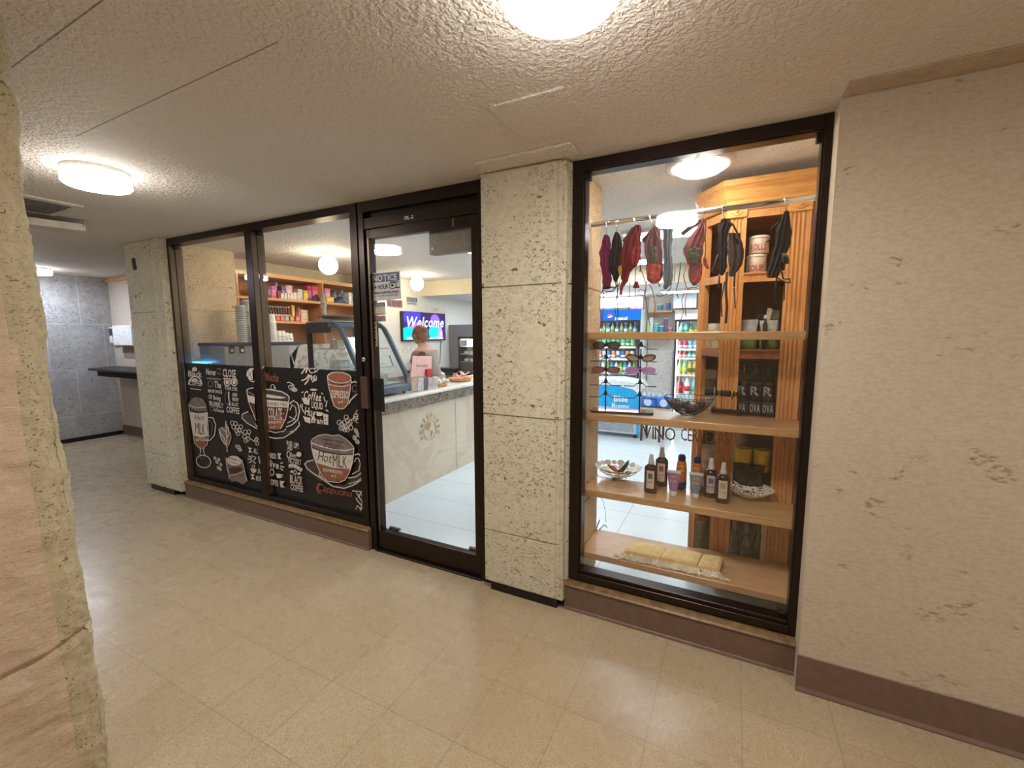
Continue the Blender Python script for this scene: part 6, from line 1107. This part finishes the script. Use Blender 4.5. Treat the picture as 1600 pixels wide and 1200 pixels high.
for a in [(428, 440, 441, (176, 170, 200), 'lilac bag leaning behind the pink box'), (489, 503, 460, (84, 50, 90), 'dark purple bag lying before the hot pink box'), (518, 530, 453, (110, 116, 110), 'dark green bag with yellow print'), (528, 543, 453, (130, 150, 176), 'light blue bag beside the green one'), (524, 548, 464, (50, 60, 100), 'navy bag lying in front of the blue one')]: shelf_box(a[0], a[1], a[2], ZA, a[3], a[4], 'snack_bag', 'bag', style='bag', x=-3.30 if 'navy' in a[4] or 'purple' in a[4] else -3.40)
for i, u in enumerate(range(440, 466, 5)): shelf_box(u, u + 4.4, 458, ZA, [(232, 216, 206), (226, 226, 216), (230, 200, 196)][i % 3], 'low white carton in the front row of the upper pine shelf, %s from the left' % ordn[i], x=-3.27, d=.05)
shelf_box(510, 522, 464, ZA, (236, 186, 60), 'low yellow box lying at the front right of the upper pine shelf', x=-3.27, d=.05)
ZB = 1.59
for k in range(10):
    y = at(415 + k * 4.1, 490, x=-3.32).y; t = thing('syrup_bottle', 'dark red bottle with a white label on the lower pine shelf, %s from the left' % ordn[k], 'bottle', (-3.33, y, ZB), 'syrup bottles on the lower pine shelf'); MB().lathe((-3.33, y, ZB), [(.017, 0), (.018, .10), (.009, .13), (.009, .15)], 10).build('bottle_body', mat((88, 34, 34), .25), t); MB().lathe((-3.33, y, ZB), [(.0185, .03), (.0185, .075)], 10).build('bottle_label', mat((206, 186, 176), .5), t); MB().lathe((-3.33, y, ZB + .145), [(.010, 0), (.010, .015)], 8).build('bottle_cap', mat((206, 200, 196), .4), t)
for a in [(455, 460, 477, (222, 180, 70), 'yellow tall box right of the syrup bottles'), (461, 464, 481, (60, 40, 46), 'black tall box between the yellow and red ones'), (465, 468, 480, (226, 70, 66), 'bright red tall box on the lower pine shelf'), (469, 480, 484, (226, 196, 150), 'cream box stack behind the serving tray')]: shelf_box(a[0], a[1], a[2], ZB, a[3], a[4], x=-3.34, grp='boxes on the lower pine shelf')
for i, (u, c_) in enumerate([(430, (226, 110, 100)), (437, (236, 120, 90)), (444, (176, 186, 180)), (452, (236, 160, 60)), (461, (236, 120, 110))]): shelf_box(u, u + 6, 494, ZB, c_, 'small flat carton in front of the lower pine shelf row, %s from the left' % ordn[i], x=-3.27, d=.05, grp='flat cartons on the lower pine shelf')
# lids and cups standing on the espresso machine
xm = -2.78; em = thing('espresso_machine', 'stainless steel coffee machine behind the left window, cups on its top', 'coffee machine', (xm, .5, .916)); ym0, ym1 = at(350, 540, x=xm).y, at(469, 540, x=xm).y; zt = at(400, 535, x=xm).z
MB().box(-3.16, ym0, .99, xm, ym1 - .12, zt - .02).build('machine_body', M_steel, em, bevel=.006); MB().box(-3.17, ym0 - .005, zt - .03, xm + .01, ym1 + .03, zt).build('machine_top', mat((70, 74, 80), .4, .4), em, bevel=.004)
MB().prism([(xm - .3, ym1 - .12, .99), (xm - .3, ym1 - .12, zt - .03), (xm - .3, ym1 - .005, zt - .03), (xm - .3, ym1 - .02, zt - .12), (xm - .3, ym1 - .12, zt - .16)], (.29, 0, 0)).build('machine_head', mat((196, 194, 196), .3, .6), em, bevel=.004)
MB().box(-3.14, ym0 + .02, .916, xm - .02, ym1 - .14, .99).build('drip_base', M_blackm, em)
for u in (362, 378): p = at(u, 546, x=xm + .002); MB().box(xm, p.y - .022, p.z - .035, xm + .004, p.y + .022, p.z + .028).build('dial_plate', mat((90, 70, 66), .5), em); MB().lathe((xm + .004, p.y, p.z - .01), [(.016, 0), (.014, .006)], 16, 0, 'x').build('dial', M_chrome, em)
mb = MB(); mb.tube([at(455, 553, x=xm), at(458, 566, x=xm), at(463, 575, x=xm + .03), at(462, 580, x=xm + .03)], .006); mb.build('steam_wand', M_chrome, em); MB().lathe(at(455, 575, x=xm) , [(.05, -.10), (.055, -.02), (.05, 0)], 18).build('milk_jug', M_chrome, em)
MB().tube([at(409, 470, x=xm + .1), at(412, 530, x=xm + .1), at(414, 556, x=xm + .1), at(424, 575, x=xm + .1)], .003, 5).build('power_cable', M_white, em)
Mcup = mat((236, 234, 230), .5); Mlid = mat((214, 212, 204), .4)
for i, (u, v, x_) in enumerate([(375, 475, -2.98), (384, 466, -3.05)]):
    y = at(u, v, x=x_).y; z1 = at(u, v, x=x_).z; t = thing('lid_stack', 'tall stack of pale cup lids on the coffee machine, %s' % ('front one' if not i else 'rear taller one'), 'lids', (x_, y, zt), 'stacks of cup lids'); n_ = int((z1 - zt) / .02); mb = MB()
    for k in range(n_): mb.lathe((x_, y, zt + .001 + k * .02), [(.046, 0), (.046, .008), (.038, .011), (.036, .019)], 18)
    s_ = mb.build('lid', Mlid, t); s_['kind'] = 'stuff'
for i, (u, v, x_, r) in enumerate([(410, 492, -3.0, .033), (423, 491, -2.88, .042), (434, 517, -2.9, .030), (441, 517, -2.9, .030), (447, 520, -2.9, .028), (453, 521, -2.9, .028)]):
    y = at(u, v, x=x_).y; z1 = at(u, v, x=x_).z; t = thing('cup_stack', 'stack of upturned white paper cups on the coffee machine, %s from the left' % ordn[i], 'cups', (x_, y, zt), 'stacks of paper cups'); H = z1 - zt; n_ = max(1, int(H / .028)); mb = MB(); pr = [(r, 0)]
    for k in range(n_): z0 = k * H / n_ * .75; pr += [(r, z0), (r + .002, z0 + .004), (r, z0 + .006)]
    pr += [(r * .93, H * .8), (r * .75, H), (.0001, H)]; mb.lathe((x_, y, zt + .001), pr, 18); mb.build('paper_cup', Mcup, t)
for i, y in enumerate((ym1 - .095, ym1 - .035)): carton('sugar_box', -2.97, y - .022, zt + .001, -2.90, y + .022, zt + .06, mat((110, 150, 196), .5, 0, .3), 'small blue and white sugar box at the end of the cup row, %s' % ('left one' if not i else 'right one'), 'box', 'sugar boxes')
t = thing('added_cyan_lamp', 'added cyan lamp box low behind the film', 'machine', (-3.0, .2, .916)); MB().box(-3.23, .135, .916, -2.95, .19, 1.20).build('machine_body', M_white, t, bevel=.01); MB().box(-3.20, .128, .96, -2.97, .134, 1.17).build('lit_panel', emis('cyan_panel', C(60, 170, 255), 1.6), t); MB().box(-3.20, .14, 1.20, -2.97, .185, 1.204).build('lit_panel', emis('cyan_panel_top', C(60, 170, 255), 1.6), t)  # added cyan lamp for the glow on the stone, its machine form made up

# ================================================================== PERSON BEHIND THE COUNTER
def skin(name, verts, edges, radii, m, parent=None, sub=2, root=0):
    me = bpy.data.meshes.new(name); base = wloc(parent) if parent else Vector((0, 0, 0)); me.from_pydata([tuple(Vector(v) - base) for v in verts], edges, []); me.materials.append(m)
    o = bpy.data.objects.new(name, me); col.objects.link(o)
    if parent: o.parent = parent
    s_ = o.modifiers.new('skin', 'SKIN'); s_.use_smooth_shade = True
    for i, r in enumerate(radii): me.skin_vertices[0].data[i].radius = r if isinstance(r, tuple) else (r, r); me.skin_vertices[0].data[i].use_root = (i == root)
    q = o.modifiers.new('subsurf', 'SUBSURF'); q.levels = q.render_levels = sub; return o
def person(P):
    o = thing('person', 'person in grey brown top bending behind the counter, brown hair tied up, seen from behind', 'person', P); x, y, z = P
    W = lambda a, b, c_: (x + a, y + b, z + c_)
    msk = mat((206, 160, 134), .55); mtop = mat((150, 136, 128), .8, 0, .08); mpt = mat((40, 40, 46), .8); mh = mat((120, 84, 56), .7, 0, .15)
    # facing -x (towards the wall shelving), bending slightly; shoulders along y
    V = [W(0, 0, .86), W(-.02, 0, 1.0), W(-.06, 0, 1.16), W(-.10, .0, 1.25), W(-.13, 0, 1.31), W(-.15, 0, 1.35),
         W(-.09, .15, 1.22), W(-.12, .19, .98), W(-.26, .17, .80), W(-.30, .16, .78), W(-.09, -.15, 1.22), W(-.12, -.19, .98), W(-.27, -.17, .82), W(-.31, -.16, .80),
         W(0, .09, .78), W(-.03, .10, .44), W(.01, .10, .08), W(-.12, .10, .035), W(0, -.09, .78), W(-.03, -.10, .44), W(.01, -.10, .08), W(-.12, -.10, .035)]
    E_ = [(0, 1), (1, 2), (2, 3), (3, 4), (4, 5), (3, 6), (6, 7), (7, 8), (8, 9), (3, 10), (10, 11), (11, 12), (12, 13), (0, 14), (14, 15), (15, 16), (16, 17), (0, 18), (18, 19), (19, 20), (20, 21)]
    Rr = [(.11, .14), (.10, .125), (.105, .14), (.095, .11), .05, .048, .052, .040, .027, .024, .052, .040, .027, .024, .085, .058, .042, .034, .085, .058, .042, .034]
    skin('body', V, E_, Rr, msk, o)
    h = Vector(W(-.17, 0, 1.43)); mb = MB(); 
    def hf(a, b):
        th = 2 * PI * a; ph = PI * b; d = Vector((math.sin(ph) * math.cos(th), math.sin(ph) * math.sin(th), math.cos(ph))); r = Vector((.092, .074, .112)); p = Vector((d.x * r.x, d.y * r.y, d.z * r.z))
        if d.z < -.1: p.x -= .012 * (-d.z); p.y *= 1 - .22 * max(0, -d.z)
        if d.x < -.9 and abs(d.z + .1) < .22: p.x -= .022 * math.exp(-((d.y / .12) ** 2)) * math.exp(-(((d.z + .12) / .12) ** 2))
        return h + p
    mb.grid(hf, 40, 28); hd = mb.build('head', msk, o)
    for s in (-1, 1): MB().ball(h + Vector((-.083, s * .028, .01)), .010, 10).build('eye', mat((40, 30, 26), .2), hd); MB().ball(h + Vector((.0, s * .076, -.01)), .022, 10, 0, .8, .35, 1.2).build('ear', msk, hd)
    MB().ball(h + Vector((-.088, 0, -.058)), .014, 10, 0, .4, 1.4, .4).build('mouth', mat((170, 96, 90), .5), hd)
    mb = MB(); mb.grid(lambda a, b: h + Vector((.008, 0, .008)) + Vector((.098 * math.sin(PI * b * .62) * math.cos(2 * PI * a), .083 * math.sin(PI * b * .62) * math.sin(2 * PI * a), .116 * math.cos(PI * b * .62))) + Vector((.012 * (1 + math.cos(2 * PI * a)) * b, 0, -.02 * b * (1 + math.cos(2 * PI * a)))) + Vector((0, 0, .003 * math.sin(40 * PI * a) * b)), 60, 14); mb.ball(h + Vector((.085, 0, .055)), .043, 14); mb.build('hair', mh, o)
    T = [W(0, 0, .84), W(-.02, 0, 1.0), W(-.06, 0, 1.16), W(-.10, 0, 1.26), W(-.09, .155, 1.225), W(-.115, .185, 1.06), W(-.09, -.155, 1.225), W(-.115, -.185, 1.06)]
    skin('shirt', T, [(0, 1), (1, 2), (2, 3), (3, 4), (4, 5), (3, 6), (6, 7)], [(.135, .17), (.12, .15), (.125, .165), (.105, .125), .066, .056, .066, .056], mtop, o)
    T = [W(0, 0, .84), W(0, .09, .76), W(-.03, .10, .44), W(.01, .10, .10), W(0, -.09, .76), W(-.03, -.10, .44), W(.01, -.10, .10)]
    skin('trousers', T, [(0, 1), (1, 2), (2, 3), (0, 4), (4, 5), (5, 6)], [(.125, .15), .098, .07, .056, .098, .07, .056], mpt, o)
    for s in (-1, 1):
        MB().prism([W(-.20, s * .10 - .045, 0), W(-.18, s * .10 - .045, .05), W(-.05, s * .10 - .045, .085), W(.05, s * .10 - .045, .085), W(.06, s * .10 - .045, 0)], (0, .09, 0)).build('shoe', mat((30, 30, 34), .5), o, bevel=.012, seg=2)
        w0 = Vector(W(-.30 if s > 0 else -.31, s * .163, .78 if s > 0 else .80)); fv = [w0, w0 + Vector((-.045, 0, -.02))]; fe = [(0, 1)]; fr_ = [(.020, .028), (.016, .034)]
        for k in range(4):
            b = w0 + Vector((-.055, (k - 1.5) * .018, -.025)); L = [.058, .066, .062, .05][k]; i0 = len(fv); fv += [b, b + Vector((-L * .5, 0, -.016)), b + Vector((-L * .85, 0, -.042))]; fe += [(1, i0), (i0, i0 + 1), (i0 + 1, i0 + 2)]; fr_ += [.0095, .0085, .0075]
        i0 = len(fv); fv += [w0 + Vector((-.02, -s * .032, -.022)), w0 + Vector((-.045, -s * .048, -.04)), w0 + Vector((-.062, -s * .044, -.055))]; fe += [(0, i0), (i0, i0 + 1), (i0 + 1, i0 + 2)]; fr_ += [.012, .010, .0085]
        skin('hand', fv, fe, fr_, msk, o, 2)
person((-2.17, 2.27, 0))
